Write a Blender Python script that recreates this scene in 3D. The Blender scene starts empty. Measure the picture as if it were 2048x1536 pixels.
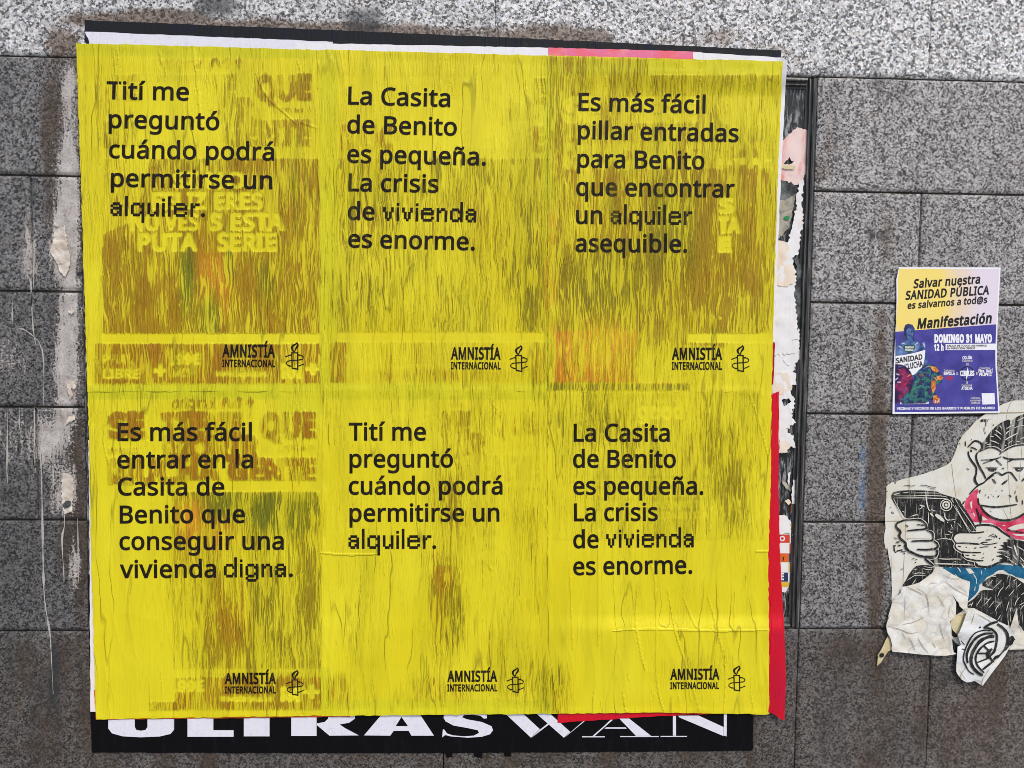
import bpy, math, random
import numpy as np
from mathutils import Matrix, Vector
from mathutils.geometry import delaunay_2d_cdt

# ------------------------------------------------------------------ camera, sky, sun, exposure
S = bpy.context.scene
COL = S.collection
CAM_Z, CAM_D = 1.5, 1.53            # eye height above the pavement, distance to the wall
F_PX, CX, CY = 1540.0, 1024.0, 768.0
YAW, PITCH, ROLL = (math.radians(a) for a in (-2.2412, -3.1743, 0.6837))

def cam_rot():
    c, s = math.cos, math.sin
    rz = np.array([[c(YAW), -s(YAW), 0], [s(YAW), c(YAW), 0], [0, 0, 1]])
    rx = np.array([[1, 0, 0], [0, c(PITCH), -s(PITCH)], [0, s(PITCH), c(PITCH)]])
    base = np.array([[1, 0, 0], [0, 0, 1], [0, 1, 0.]])
    rr = np.array([[c(ROLL), -s(ROLL), 0], [s(ROLL), c(ROLL), 0], [0, 0, 1]])
    return rz @ rx @ base @ rr
ROT = cam_rot()
cam_data = bpy.data.cameras.new('camera')
cam_data.sensor_width = 36.0
cam_data.lens = 36.0 * F_PX / 2048.0
cam_data.clip_end = 500
cam = bpy.data.objects.new('camera', cam_data)
COL.objects.link(cam)
m3 = Matrix([[ROT[i][0], ROT[i][1], -ROT[i][2]] for i in range(3)])
cam.matrix_world = Matrix.Translation((0, -CAM_D, CAM_Z)) @ m3.to_4x4()
S.camera = cam

SUN_EL, SUN_AZ = math.radians(52), math.radians(28)      # azimuth measured from straight in front of the wall towards the right
world = bpy.data.worlds.new('World')
S.world = world
world.use_nodes = True
wn = world.node_tree
sky = wn.nodes.new('ShaderNodeTexSky')
sky.sky_type = 'NISHITA'
sky.sun_disc = False
sky.sun_elevation = SUN_EL
sky.sun_rotation = math.pi - SUN_AZ
sky.dust_density = 2.0
wn.links.new(sky.outputs[0], wn.nodes['Background'].inputs[0])
wn.nodes['Background'].inputs[1].default_value = 0.085
sun_d = bpy.data.lights.new('sun', 'SUN')
sun_d.energy = 1.5
sun_d.angle = math.radians(14)
sun_d.color = (1.0, 0.95, 0.88)
sun = bpy.data.objects.new('sun', sun_d)
COL.objects.link(sun)
sd = Vector((math.sin(SUN_AZ) * math.cos(SUN_EL), -math.cos(SUN_AZ) * math.cos(SUN_EL), math.sin(SUN_EL)))
sun.rotation_euler = sd.to_track_quat('Z', 'Y').to_euler()
sun.location = (1.5, -4, 6)
S.view_settings.view_transform = 'Standard'
S.view_settings.look = 'None'
S.view_settings.gamma = 1.0
S.view_settings.exposure = 0.68
S.cycles.filter_width = 0.9

# ------------------------------------------------------------------ helpers
rng = random.Random(7)
nrng = np.random.default_rng(11)

def P(px, py, y=0.0):
    """Point of the wall (or of a sheet y metres off it) measured on the 2048x1536 photograph -> x, z in metres."""
    px = np.asarray(px, float); py = np.asarray(py, float)
    d = (ROT @ np.stack([(px - CX) / F_PX, -(py - CY) / F_PX, np.ones_like(px)]).reshape(3, -1))
    t = (CAM_D + (np.ravel(y) if np.size(y) > 1 else y)) / d[1]
    return (d[0] * t).reshape(px.shape), (CAM_Z + d[2] * t).reshape(px.shape)

def to_px(x, z, y=0.0):
    v = np.stack([np.ravel(x), np.full(np.size(x), CAM_D + y) if np.isscalar(y) else CAM_D + np.ravel(y), np.ravel(z) - CAM_Z])
    c = ROT.T @ v
    return (CX + F_PX * c[0] / c[2]).reshape(np.shape(x)), (CY - F_PX * c[1] / c[2]).reshape(np.shape(x))

def off_wall(xz, y0, y1):
    """point moved along its camera ray to keep its image pixel, once its true depth y1 (instead of y0) is known"""
    k = ((CAM_D + y1) / (CAM_D + y0))[:, None]
    return np.stack([xz[:, 0], xz[:, 1] - CAM_Z], 1) * k + np.array([0, CAM_Z])

def lin(r, g, b):
    f = lambda c: c / 12.92 if c <= 0.04045 else ((c + 0.055) / 1.055) ** 2.4
    return (f(r / 255), f(g / 255), f(b / 255))

def hash2(i, j, seed):
    h = (i.astype(np.int64) * 374761393 + j.astype(np.int64) * 668265263 + seed * 974711) & 0x7fffffff
    h = ((h ^ (h >> 13)) * 1274126177) & 0x7fffffff
    return ((h ^ (h >> 16)) & 0xffff) / 65535.0

def vnoise(x, y, seed=0):
    x = np.asarray(x, float); y = np.asarray(y, float)
    i = np.floor(x); j = np.floor(y)
    u = x - i; v = y - j
    u = u * u * (3 - 2 * u); v = v * v * (3 - 2 * v)
    return (hash2(i, j, seed) * (1 - u) + hash2(i + 1, j, seed) * u) * (1 - v) + \
           (hash2(i, j + 1, seed) * (1 - u) + hash2(i + 1, j + 1, seed) * u) * v

def fbm(x, y, seed=0, o=4):
    s = 0; a = 0.5
    for k in range(o):
        s = s + a * vnoise(np.asarray(x) * 2 ** k, np.asarray(y) * 2 ** k, seed + k * 17); a *= 0.5
    return s / (1 - 0.5 ** o)

def sstep(a, b, x):
    t = np.clip((x - a) / (b - a), 0, 1)
    return t * t * (3 - 2 * t)

NICHE_TOP, NICHE_BOT = float(P(800, 133)[1]), float(P(800, 1261)[1])

def sinking(x, z):
    loose = 0.12 + 0.88 * sstep(0.10, 0.34, x)          # pasted tight on the left, hanging into the recess on the right
    top = sstep(NICHE_TOP + 0.004, NICHE_TOP - 0.045, z)
    bot = sstep(NICHE_BOT - 0.004, NICHE_BOT + 0.036, z)
    return 0.008 * loose * np.minimum(top, bot)

def relief(x, z):
    """Depth (m, + = towards the wall) by which the pasted stack of sheets follows the recessed board and buckles."""
    x = np.asarray(x, float); z = np.asarray(z, float)
    sink = sinking(x, z)
    n = vnoise(x * 16 + 0.25 * np.sin(z * 9), z * 1.6, 5)
    ridge = np.clip(1 - np.abs(n - 0.5) * 9, 0, 1)
    n2 = vnoise(x * 30 + 0.5 * np.sin(z * 14), z * 3.1, 9)
    ridge2 = np.clip(1 - np.abs(n2 - 0.5) * 9, 0, 1)
    return sink - 0.0009 * ridge ** 2 - 0.0005 * ridge2 ** 2 - 0.0016 * vnoise(x * 5, z * 4, 31)

def tag(o, label=None, cat=None, group=None, kind=None):
    if label: o['label'] = label
    if cat: o['category'] = cat
    if group: o['group'] = group
    if kind: o['kind'] = kind
    return o

def empty(name, loc, label, cat, group=None):
    o = bpy.data.objects.new(name, None)
    COL.objects.link(o)
    o.location = loc
    o.empty_display_size = 0.05
    o.matrix_world = Matrix.Translation(loc)
    return tag(o, label, cat, group)

def mesh(name, verts, faces, mat, parent=None, smooth=False, attrs=None, faces_mat=None):
    """verts in world coordinates (Nx3); faces list or Nx4/Nx3 array; linked as ONE object, origin at the parent's or its own base."""
    verts = np.asarray(verts, float).reshape(-1, 3)
    org = Vector(parent.matrix_world.translation) if parent is not None else Vector(((verts[:, 0].min() + verts[:, 0].max()) / 2, verts[:, 1].max(), verts[:, 2].min()))
    me = bpy.data.meshes.new(name)
    loc = verts - np.array(org)
    if isinstance(faces, np.ndarray):
        k = faces.shape[1]
        me.vertices.add(len(loc)); me.vertices.foreach_set('co', loc.astype(np.float32).ravel())
        me.loops.add(faces.size); me.loops.foreach_set('vertex_index', faces.astype(np.int32).ravel())
        me.polygons.add(len(faces)); me.polygons.foreach_set('loop_start', np.arange(0, faces.size, k, dtype=np.int32))
        me.update(calc_edges=True); me.validate()
    else:
        me.from_pydata([tuple(v) for v in loc], [], faces)
    for m in (mat if isinstance(mat, (list, tuple)) else [mat]):
        me.materials.append(m)
    if faces_mat is not None:
        me.polygons.foreach_set('material_index', np.asarray(faces_mat, dtype=np.int32))
    if smooth:
        me.polygons.foreach_set('use_smooth', np.ones(len(me.polygons), dtype=bool))
    for an, arr in (attrs or {}).items():
        at = me.attributes.new(an, 'FLOAT_COLOR', 'POINT')
        at.data.foreach_set('color', np.asarray(arr, dtype=np.float32).ravel())
    me.update()
    o = bpy.data.objects.new(name, me)
    COL.objects.link(o)
    if parent is not None:
        o.parent = parent
        o.matrix_world = Matrix.Translation(org)
        o.matrix_parent_inverse = Matrix.Identity(4)
        o.location = (0, 0, 0)
        o.matrix_world = Matrix.Translation(org)
    else:
        o.location = org
        o.matrix_world = Matrix.Translation(org)
    return o

def grid_faces(nu, nv, flip=False):
    i, j = np.meshgrid(np.arange(nu - 1), np.arange(nv - 1), indexing='ij')
    a = i * nv + j
    f = np.stack([a, a + nv, a + nv + 1, a + 1], -1).reshape(-1, 4)
    return f[:, ::-1] if flip else f

class MB:
    """Collects flat outlines, ribbons and boxes into one mesh."""
    def __init__(s): s.v = []; s.f = []; s.m = []
    def add(s, v, f, m=0):
        b = len(s.v); s.v += [tuple(q) for q in v]; s.f += [tuple(i + b for i in q) for q in f]; s.m += [m] * len(f)
    def box(s, x0, x1, y0, y1, z0, z1, m=0):
        v = [(x, y, z) for x in (x0, x1) for y in (y0, y1) for z in (z0, z1)]
        s.add(v, [(0, 1, 3, 2), (4, 6, 7, 5), (0, 4, 5, 1), (2, 3, 7, 6), (0, 2, 6, 4), (1, 5, 7, 3)], m)
    def build(s, name, mat, parent=None, smooth=False):
        return mesh(name, s.v, s.f, mat, parent, smooth, faces_mat=s.m if isinstance(mat, (list, tuple)) else None)

def tri2d(loops, step=0):
    """Triangulate outlines (even-odd) -> 2D points, triangles."""
    co = []; ed = []
    for lp in loops:
        b = len(co); n = len(lp)
        co += [Vector((float(p[0]), float(p[1]))) for p in lp]
        ed += [(b + i, b + (i + 1) % n) for i in range(n)]
    if step:
        xs = [c.x for c in co]; ys = [c.y for c in co]
        nx = int((max(xs) - min(xs)) / step); ny = int((max(ys) - min(ys)) / step)
        co += [Vector((min(xs) + (i + 0.5 + 0.3 * rng.random()) * step, min(ys) + (j + 0.5 + 0.3 * rng.random()) * step)) for i in range(nx) for j in range(ny)]
    r = delaunay_2d_cdt(co, ed, [], 1, 1e-9)
    pts = [(v.x, v.y) for v in r[0]]; tr = [tuple(f) for f in r[2]]
    if len(loops) > 1 and tr:                       # leave the holes open (even-odd)
        c = np.array([[sum(pts[i][k] for i in f) / len(f) for k in (0, 1)] for f in tr]); odd = np.zeros(len(c), bool)
        for lp in loops:
            q = np.array([(float(p[0]), float(p[1])) for p in lp]); n2 = np.roll(q, -1, 0)
            for (ax, ay), (bx, by) in zip(q, n2):
                if ay != by: odd ^= ((ay > c[:, 1]) != (by > c[:, 1])) & (c[:, 0] < (bx - ax) * (c[:, 1] - ay) / (by - ay) + ax)
        tr = [f for f, k in zip(tr, odd) if k]
    return pts, tr

def face_cam(v, f):
    """orient so that the normal looks at -Y"""
    out = []
    for q in f:
        a, b, c = (np.array(v[i]) for i in q[:3])
        n = np.cross(b - a, c - a)
        out.append(tuple(q) if n[1] <= 0 else tuple(reversed(q)))
    return out

def flat(mb, loops_px, depth, m=0, fn=None, step=0):
    """Flat outline(s) given in photo pixels, laid depth metres in front of the wall; fn(x,z) = extra depth into the wall."""
    lw = []
    for lp in loops_px:
        a = np.array(lp, float)
        x, z = P(a[:, 0], a[:, 1], -depth)
        lw.append(list(zip(x, z)))
    p, f = tri2d(lw, step)
    a = np.array(p)
    if len(a) == 0: return
    y = -depth + (fn(a[:, 0], a[:, 1]) if fn else 0) * np.ones(len(a))
    if fn: a = off_wall(a, -depth, y)
    v = np.stack([a[:, 0], y, a[:, 1]], 1)
    mb.add(v, face_cam(v, f), m)

def ribbon_px(pts, w, taper=0.0, jit=0.0, n=None):
    """Stroke with width w (px) along pts (px) -> outline polygon in px, smoothed."""
    p = np.array(pts, float)
    if len(p) > 2:
        q = [p[0]]
        for k in range(len(p) - 1):
            p0 = p[max(k - 1, 0)]; p1 = p[k]; p2 = p[k + 1]; p3 = p[min(k + 2, len(p) - 1)]
            for t in (0.25, 0.5, 0.75, 1.0):
                q.append(0.5 * (2 * p1 + (p2 - p0) * t + (2 * p0 - 5 * p1 + 4 * p2 - p3) * t * t + (3 * p1 - p0 - 3 * p2 + p3) * t ** 3))
        p = np.array(q)
    else:
        p = np.array([p[0] + (p[1] - p[0]) * t for t in (0, .33, .67, 1)])
    d = np.gradient(p, axis=0); d /= np.linalg.norm(d, axis=1)[:, None] + 1e-9
    nrm = np.stack([-d[:, 1], d[:, 0]], 1)
    t = np.linspace(0, 1, len(p))
    hw = w / 2 * (1 - taper * np.abs(2 * t - 1) ** 2)
    hw = hw * (1 + jit * (nrng.random(len(p)) - 0.5))
    return p + nrm * hw[:, None], p - nrm * hw[:, None]

def stroke(mb, pts, w, depth, m=0, taper=0.3, fn=None, jit=0.25):
    a, b = ribbon_px(pts, w, taper, jit)
    n = len(a)
    q = np.concatenate([a, b])
    x, z = P(q[:, 0], q[:, 1], -depth)
    y = -depth + (fn(x, z) if fn else 0) * np.ones(len(x))
    if fn: x, z = off_wall(np.stack([x, z], 1), -depth, y).T
    v = np.stack([x, y, z], 1)
    mb.add(v, face_cam(v, [(i, i + 1, n + i + 1, n + i) for i in range(n - 1)]), m)

def disc(cx, cy, r, n=20, r2=None):
    return [(cx + r * math.cos(2 * math.pi * k / n), cy + (r2 or r) * math.sin(2 * math.pi * k / n)) for k in range(n)]

# ------------------------------------------------------------------ lettering: glyph outlines on a 1000 unit em (char, advance, contours)
GLYPHS = {}
for _ln in r'''
  208 
# 518 385,350,360,221,470,221,470,168,350,168,317,0,260,0,293,168,178,168,147,0,91,0,121,168,20,168,20,221,132,221,157,350,50,350,50,403,167,403,199,573,257,573,225,403,340,403,372,573,427,573,395,403,497,403,497,350 188,221,303,221,328,350,213,350
+ 458 257,311,417,311,417,254,257,254,257,89,200,89,200,254,40,254,40,311,200,311,200,477,257,477
, 215 154,84,149,65,143,45,136,23,128,1,120,-20,111,-42,102,-63,94,-84,85,-103,33,-103,38,-83,43,-61,49,-38,53,-15,58,8,63,31,67,53,70,74,73,93,148,93
. 215 58,43,59,61,64,75,72,85,82,92,94,96,107,97,120,96,132,92,142,85,151,75,156,61,157,43,156,26,151,12,142,2,132,-6,120,-10,107,-11,94,-10,82,-6,72,2,64,12,59,26
1 458 285,0,216,0,216,400,216,439,217,470,219,499,211,491,203,483,196,477,169,455,108,405,71,452,226,573,285,573
2 458 417,0,38,0,38,59,188,210,216,238,240,264,261,287,280,309,295,331,306,353,315,376,320,399,322,424,318,453,309,477,294,496,273,510,249,518,221,520,194,519,169,514,147,506,126,495,104,482,83,466,45,513,60,526,77,537,94,548,113,557,132,565,153,572,174,577,197,580,221,581,255,579,285,572,313,562,336,548,356,531,372,510,384,485,391,458,394,428,392,399,386,371,375,344,361,318,344,292,324,267,301,241,275,214,247,185,128,67,128,64,417,64
3 458 395,439,394,414,389,392,381,372,370,355,356,339,340,326,321,316,300,307,277,302,277,298,319,290,353,276,379,255,398,229,409,198,413,163,410,131,403,101,390,74,371,50,348,30,318,14,283,2,241,-6,193,-8,164,-7,136,-5,110,-1,85,5,60,13,36,23,36,89,61,78,87,69,114,61,141,56,168,52,194,51,241,55,278,65,305,81,324,104,335,132,339,164,337,187,331,206,320,223,306,236,288,247,265,255,240,261,211,264,179,265,123,265,123,326,180,326,209,327,236,332,259,339,278,350,294,362,307,377,316,394,321,413,323,434,320,460,311,481,295,498,274,511,249,519,219,521,199,521,181,519,164,515,147,511,132,505,117,498,103,491,89,482,75,473,39,521,61,537,87,550,115,563,147,573,181,579,218,581,273,576,317,563,352,540,376,511,390,477
9 458 417,328,416,295,414,263,410,231,405,199,397,168,387,139,374,112,358,86,340,63,318,42,293,25,265,11,232,0,195,-6,154,-8,143,-8,130,-7,117,-6,103,-4,92,-2,82,0,82,60,92,57,103,55,115,53,128,51,140,50,152,50,188,52,218,58,245,68,268,82,287,99,303,118,316,141,327,165,334,192,340,221,344,250,346,281,341,281,332,269,322,258,310,247,297,238,282,230,266,223,247,218,227,215,204,214,173,216,144,223,118,235,95,250,76,270,61,294,49,321,42,352,40,387,43,426,50,460,63,491,80,517,101,540,127,557,156,570,188,578,223,581,250,579,275,574,299,565,322,553,342,537,361,518,377,495,391,469,402,439,410,406,415,369 223,521,192,518,165,507,142,488,124,463,113,429,110,388,113,354,122,325,137,301,158,284,186,273,220,269,244,271,266,276,286,285,304,296,318,310,330,325,339,341,344,358,346,374,345,392,342,409,338,426,332,443,324,459,315,474,304,487,291,499,277,508,260,516,242,520
@ 721 674,286,673,262,671,238,666,214,659,191,651,170,640,150,627,133,613,117,597,105,578,95,558,89,536,87,513,90,493,97,478,109,465,123,457,140,451,157,447,157,436,138,422,122,405,107,385,96,361,90,334,87,297,92,265,106,240,128,222,159,211,195,207,237,209,270,216,302,228,330,244,355,263,376,287,394,314,407,344,414,377,417,400,416,423,414,446,411,467,407,485,402,500,398,492,235,491,215,491,206,492,181,497,163,506,151,516,143,528,139,540,137,556,139,570,146,583,158,593,173,602,191,609,212,614,236,617,261,618,287,615,334,605,376,588,413,566,445,538,471,506,492,469,508,429,517,387,520,343,517,302,510,265,498,232,482,203,461,177,437,155,409,137,378,123,344,112,308,106,269,104,227,107,177,117,133,132,93,154,60,181,32,215,10,253,-6,298,-15,347,-18,379,-17,410,-14,441,-8,469,0,496,8,520,16,520,-38,496,-48,470,-55,442,-62,413,-67,381,-70,347,-71,287,-67,233,-56,185,-36,144,-9,110,25,82,65,62,112,50,166,47,225,49,273,57,319,70,363,88,404,110,440,137,474,169,502,204,527,244,547,288,561,335,570,387,573,427,570,465,564,502,553,535,538,566,519,593,496,617,469,637,439,653,406,665,369,672,329 269,235,272,204,279,179,290,160,305,147,323,140,345,137,372,141,393,152,409,171,421,195,428,225,432,258,437,358,429,361,421,362,411,364,400,365,389,366,378,366,353,364,332,358,314,347,300,333,288,317,280,298,274,278,271,257
A 512 437,0,368,177,141,177,73,0,0,0,224,575,289,575,512,0 282,415,274,438,263,473,255,500,247,468,238,438,230,415,165,241,346,241
B 521 241,573,307,569,361,558,404,541,434,515,453,478,459,431,457,409,453,389,446,371,437,354,424,340,409,328,392,317,372,309,350,304,350,300,373,295,395,288,415,279,433,267,448,253,461,236,470,215,476,191,478,163,475,130,467,100,454,74,436,52,413,33,385,19,354,8,318,2,279,0,78,0,78,573 256,329,300,331,334,339,357,352,372,371,381,394,384,423,380,451,369,474,351,490,324,502,289,509,245,511,150,511,150,329 150,269,150,61,265,61,311,64,346,74,371,91,388,112,398,138,401,168,399,188,395,205,388,221,377,235,362,247,344,256,321,263,293,267,260,269
C 506 323,517,294,516,266,510,241,502,217,490,196,474,178,456,162,434,149,410,139,383,131,353,127,321,125,286,128,241,135,200,147,164,164,132,186,105,213,83,244,68,281,58,322,55,347,56,371,58,394,62,416,66,438,72,460,78,460,15,438,8,416,2,393,-2,369,-6,342,-7,312,-8,257,-4,208,8,166,28,130,56,101,90,78,131,62,178,52,230,49,287,51,329,57,369,67,406,81,440,99,471,120,499,145,523,174,543,206,559,242,571,281,578,324,581,353,580,381,577,409,572,435,565,460,557,482,547,453,486,435,494,415,501,394,508,372,513,348,516
D 585 536,292,533,231,521,177,501,131,474,91,439,58,399,33,351,15,297,4,237,0,78,0,78,573,254,573,309,569,359,558,404,540,443,516,476,484,502,446,521,401,533,350 460,289,457,337,449,379,435,415,416,444,391,469,361,487,327,500,287,508,244,511,150,511,150,62,228,62,299,68,357,87,402,119,434,164,454,220
E 446 398,0,78,0,78,573,398,573,398,509,150,509,150,330,383,330,383,268,150,268,150,63,398,63
F 416 150,0,78,0,78,573,398,573,398,509,150,509,150,306,383,306,383,243,150,243
G 583 326,302,524,302,524,22,493,12,462,5,431,-1,398,-5,362,-7,323,-8,267,-4,217,8,173,28,136,55,105,89,81,130,63,176,52,229,49,286,53,343,65,395,84,442,111,482,145,517,186,544,233,564,286,577,346,581,377,580,407,577,437,572,465,565,491,557,516,547,489,484,468,493,445,501,421,508,395,513,369,516,342,517,298,514,259,505,225,489,195,468,170,441,150,409,136,373,127,332,124,286,127,243,134,202,146,166,164,133,187,106,216,84,251,68,292,58,340,55,364,55,385,56,404,59,421,61,437,65,452,68,452,238,326,238
H 594 516,0,443,0,443,267,150,267,150,0,78,0,78,573,150,573,150,330,443,330,443,573,516,573
I 272 239,0,32,0,32,42,99,57,99,515,32,531,32,573,239,573,239,531,172,515,172,57,239,42
L 420 78,0,78,573,150,573,150,64,400,64,400,0
M 727 330,0,142,502,139,502,140,490,141,477,142,461,142,444,143,426,144,407,144,387,144,367,144,347,144,0,78,0,78,573,184,573,361,103,364,103,544,573,650,573,650,0,578,0,578,352,578,371,579,389,579,408,580,426,580,443,581,460,584,501,581,501,390,0
N 609 532,0,447,0,141,476,138,476,139,462,140,448,141,432,143,378,144,359,144,340,144,320,144,0,78,0,78,573,161,573,467,99,470,99,468,137,466,193,465,213,464,232,464,249,464,573,532,573
O 626 577,287,576,244,570,204,561,166,547,132,531,101,510,73,486,49,459,29,428,13,393,1,355,-6,314,-8,271,-6,232,1,196,13,165,29,138,49,114,73,94,101,78,132,65,167,56,204,51,245,49,288,52,344,62,396,78,442,100,482,130,517,166,545,208,565,258,577,314,581,369,577,417,565,459,545,495,517,524,483,547,442,564,396,574,344 125,287,127,241,134,200,145,163,161,131,182,104,207,83,238,67,273,58,314,55,354,58,390,67,420,83,445,104,465,131,481,163,492,200,499,241,501,287,496,354,481,411,456,457,421,491,373,511,314,518,274,515,238,506,207,490,182,469,161,443,145,411,134,374,127,333
P 485 229,573,297,568,352,553,393,528,421,495,439,454,444,404,443,381,439,358,433,336,423,316,411,296,395,278,375,262,351,249,324,238,292,230,256,225,216,223,150,223,150,0,78,0,78,573 223,511,150,511,150,285,208,285,242,286,272,290,298,296,320,306,338,318,352,334,362,352,368,375,370,401,366,435,354,462,334,484,306,499,269,508
Q 626 577,287,575,242,569,200,559,160,544,124,525,92,503,64,476,40,445,21,411,6,548,-136,444,-136,334,-7,324,-8,314,-8,271,-6,232,1,196,13,165,29,138,49,114,73,94,101,78,132,65,167,56,204,51,245,49,288,52,344,62,396,78,442,100,482,130,517,166,545,208,565,258,577,314,581,369,577,417,565,459,545,495,517,524,483,547,442,564,396,574,344 125,287,127,241,134,200,145,163,161,131,182,104,207,83,238,67,273,58,314,55,354,58,390,67,420,83,445,104,465,131,481,163,492,200,499,241,501,287,496,354,481,411,456,457,421,491,373,511,314,518,274,515,238,506,207,490,182,469,161,443,145,411,134,374,127,333
R 498 236,573,281,571,320,565,353,555,381,540,404,522,422,500,434,474,442,444,444,410,442,381,437,356,427,334,415,315,401,298,385,285,367,274,349,264,330,257,487,0,403,0,264,237,150,237,150,0,78,0,78,573 232,510,150,510,150,298,236,298,278,301,312,310,338,325,355,347,366,374,370,407,368,430,363,450,355,467,343,480,328,491,310,500,287,505,261,509
S 440 403,153,400,121,392,92,378,66,359,44,335,26,307,11,274,1,238,-6,198,-8,177,-8,157,-7,137,-5,118,-2,100,1,83,4,68,9,54,14,41,19,41,88,62,80,86,72,113,65,142,59,171,56,201,55,228,56,252,60,273,66,290,74,305,85,316,98,324,113,329,129,330,147,329,164,325,180,318,194,308,207,295,218,277,230,255,241,228,252,196,265,172,274,151,284,131,294,114,305,98,317,85,330,74,344,65,359,57,375,52,393,49,413,48,435,51,464,58,490,71,513,89,533,110,550,136,563,165,573,197,579,231,581,262,580,290,577,318,572,343,565,367,558,389,549,366,487,346,495,325,502,302,508,278,513,254,516,229,517,207,516,187,513,169,507,155,499,142,489,133,478,126,464,122,450,121,434,122,416,126,400,133,386,143,373,156,362,172,351,193,341,217,330,246,318,278,306,307,293,332,279,353,264,371,247,385,228,395,206,401,181
T 446 259,0,187,0,187,509,8,509,8,573,437,573,437,509,259,509
U 586 513,202,511,164,503,128,489,95,470,65,446,40,416,20,380,4,338,-5,290,-8,225,-2,171,18,128,50,97,93,78,144,72,204,72,573,144,573,144,201,148,158,161,122,182,93,211,72,248,59,294,55,327,57,355,63,379,73,399,88,415,105,427,126,435,149,440,174,442,202,442,573,513,573
V 481 481,573,277,0,204,0,0,573,75,573,204,205,210,190,215,175,220,160,231,119,235,106,238,93,241,80,243,93,246,106,250,119,253,133,257,147,262,161,277,207,405,573
Y 454 227,291,376,573,454,573,263,222,263,0,191,0,191,219,0,573,79,573
Z 458 427,0,30,0,30,55,332,508,40,508,40,573,419,573,419,518,118,64,427,64
a 450 231,437,279,433,318,422,347,403,368,375,381,338,385,293,385,0,334,0,320,61,317,61,304,46,292,33,279,22,265,13,250,5,234,-1,216,-5,195,-7,172,-8,148,-7,124,-2,103,6,84,16,68,30,55,48,45,68,39,92,37,119,43,159,59,192,87,219,127,238,179,251,243,257,316,259,316,285,313,317,306,342,293,359,275,371,253,378,227,380,205,379,183,376,163,370,143,363,124,355,106,347,84,400,104,410,126,419,151,426,177,432,204,436 252,208,204,203,167,195,141,182,124,165,113,144,110,119,112,97,120,79,132,66,148,56,167,51,188,49,223,52,253,62,279,79,299,103,311,134,315,172,315,210
b 493 139,461,139,443,138,426,138,410,137,396,136,383,135,373,139,373,153,390,169,405,189,419,213,429,240,435,272,437,322,431,365,412,401,381,428,338,444,283,449,215,447,168,439,127,427,91,410,61,390,36,365,17,337,3,306,-5,272,-8,240,-6,213,0,189,10,169,24,153,38,139,55,133,55,119,0,68,0,68,609,139,609 260,379,231,377,207,371,188,361,172,348,159,330,150,308,144,282,140,252,139,217,139,214,142,165,150,125,165,93,187,69,219,55,261,51,297,55,325,69,348,93,363,126,373,166,376,216,373,265,363,306,348,338,325,360,296,374
c 385 241,-8,204,-5,170,2,139,15,112,34,88,58,69,87,55,123,47,165,44,213,47,262,56,305,71,342,90,372,114,396,142,415,174,428,208,435,245,438,267,437,288,435,309,431,328,426,344,421,358,415,337,356,323,361,308,365,292,370,275,373,259,375,244,376,217,374,193,368,172,358,155,343,141,325,131,303,123,277,119,247,117,213,119,181,123,152,131,126,141,104,155,86,172,71,191,61,214,55,240,53,262,54,283,56,302,60,319,65,336,71,351,78,351,15,336,8,320,3,304,-2,285,-5,264,-7
d 493 221,-8,171,-2,128,17,92,48,65,91,49,146,44,214,49,282,66,338,93,381,128,413,171,432,221,438,243,437,262,434,280,429,296,423,310,416,323,407,335,397,345,386,354,374,359,374,356,405,355,418,355,429,354,438,354,609,425,609,425,0,368,0,358,58,354,58,345,46,335,35,323,24,310,15,296,7,279,1,262,-4,242,-7 232,51,273,55,305,67,328,88,343,117,352,154,355,200,355,213,352,263,343,304,329,336,306,360,274,375,231,379,196,374,168,359,146,334,130,300,120,260,117,213,120,165,130,125,146,93,168,69,197,55
e 452 234,438,269,435,301,427,329,414,354,396,374,373,390,346,402,315,409,281,411,244,411,201,117,201,122,157,134,119,154,90,181,69,215,56,254,52,280,53,305,56,327,60,348,66,370,73,392,82,392,20,370,11,349,4,327,-1,304,-5,279,-7,251,-8,212,-5,176,3,143,17,114,36,90,61,70,91,56,126,47,167,44,212,47,257,55,297,68,333,86,364,108,390,134,411,164,426,198,435 233,380,202,377,175,366,154,348,137,323,125,293,119,257,338,257,336,281,333,302,326,322,318,338,306,353,292,364,276,373,256,378
f 276 266,375,158,375,158,0,87,0,87,375,12,375,12,408,87,432,87,457,89,492,95,522,104,547,116,568,132,585,152,597,174,606,199,612,227,613,244,613,259,612,274,609,287,606,300,603,310,599,292,544,283,546,273,549,262,552,251,554,239,555,228,556,206,553,189,545,175,532,166,513,160,489,158,458,158,430,266,430
g 493 221,438,248,436,273,431,297,422,319,409,338,393,355,373,359,373,369,430,425,430,425,-7,423,-46,416,-80,404,-109,388,-135,367,-155,341,-172,310,-183,274,-190,233,-192,202,-192,174,-189,147,-186,122,-180,99,-174,78,-165,78,-100,99,-110,123,-118,149,-125,177,-130,206,-133,237,-134,271,-130,300,-119,324,-101,341,-77,352,-48,355,-13,355,4,356,32,358,57,354,57,338,37,320,21,299,8,275,-1,250,-6,221,-8,170,-2,126,18,91,51,65,95,49,149,44,214,49,278,65,332,91,377,126,411,169,431 230,379,207,376,187,370,169,359,153,344,140,326,130,303,123,277,119,247,117,213,120,165,130,124,146,92,169,68,197,54,232,50,253,51,271,53,288,58,303,65,315,74,326,85,336,98,343,113,349,131,353,151,355,173,356,197,356,214,355,251,350,282,343,309,332,331,319,348,302,362,281,371,257,377
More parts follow.
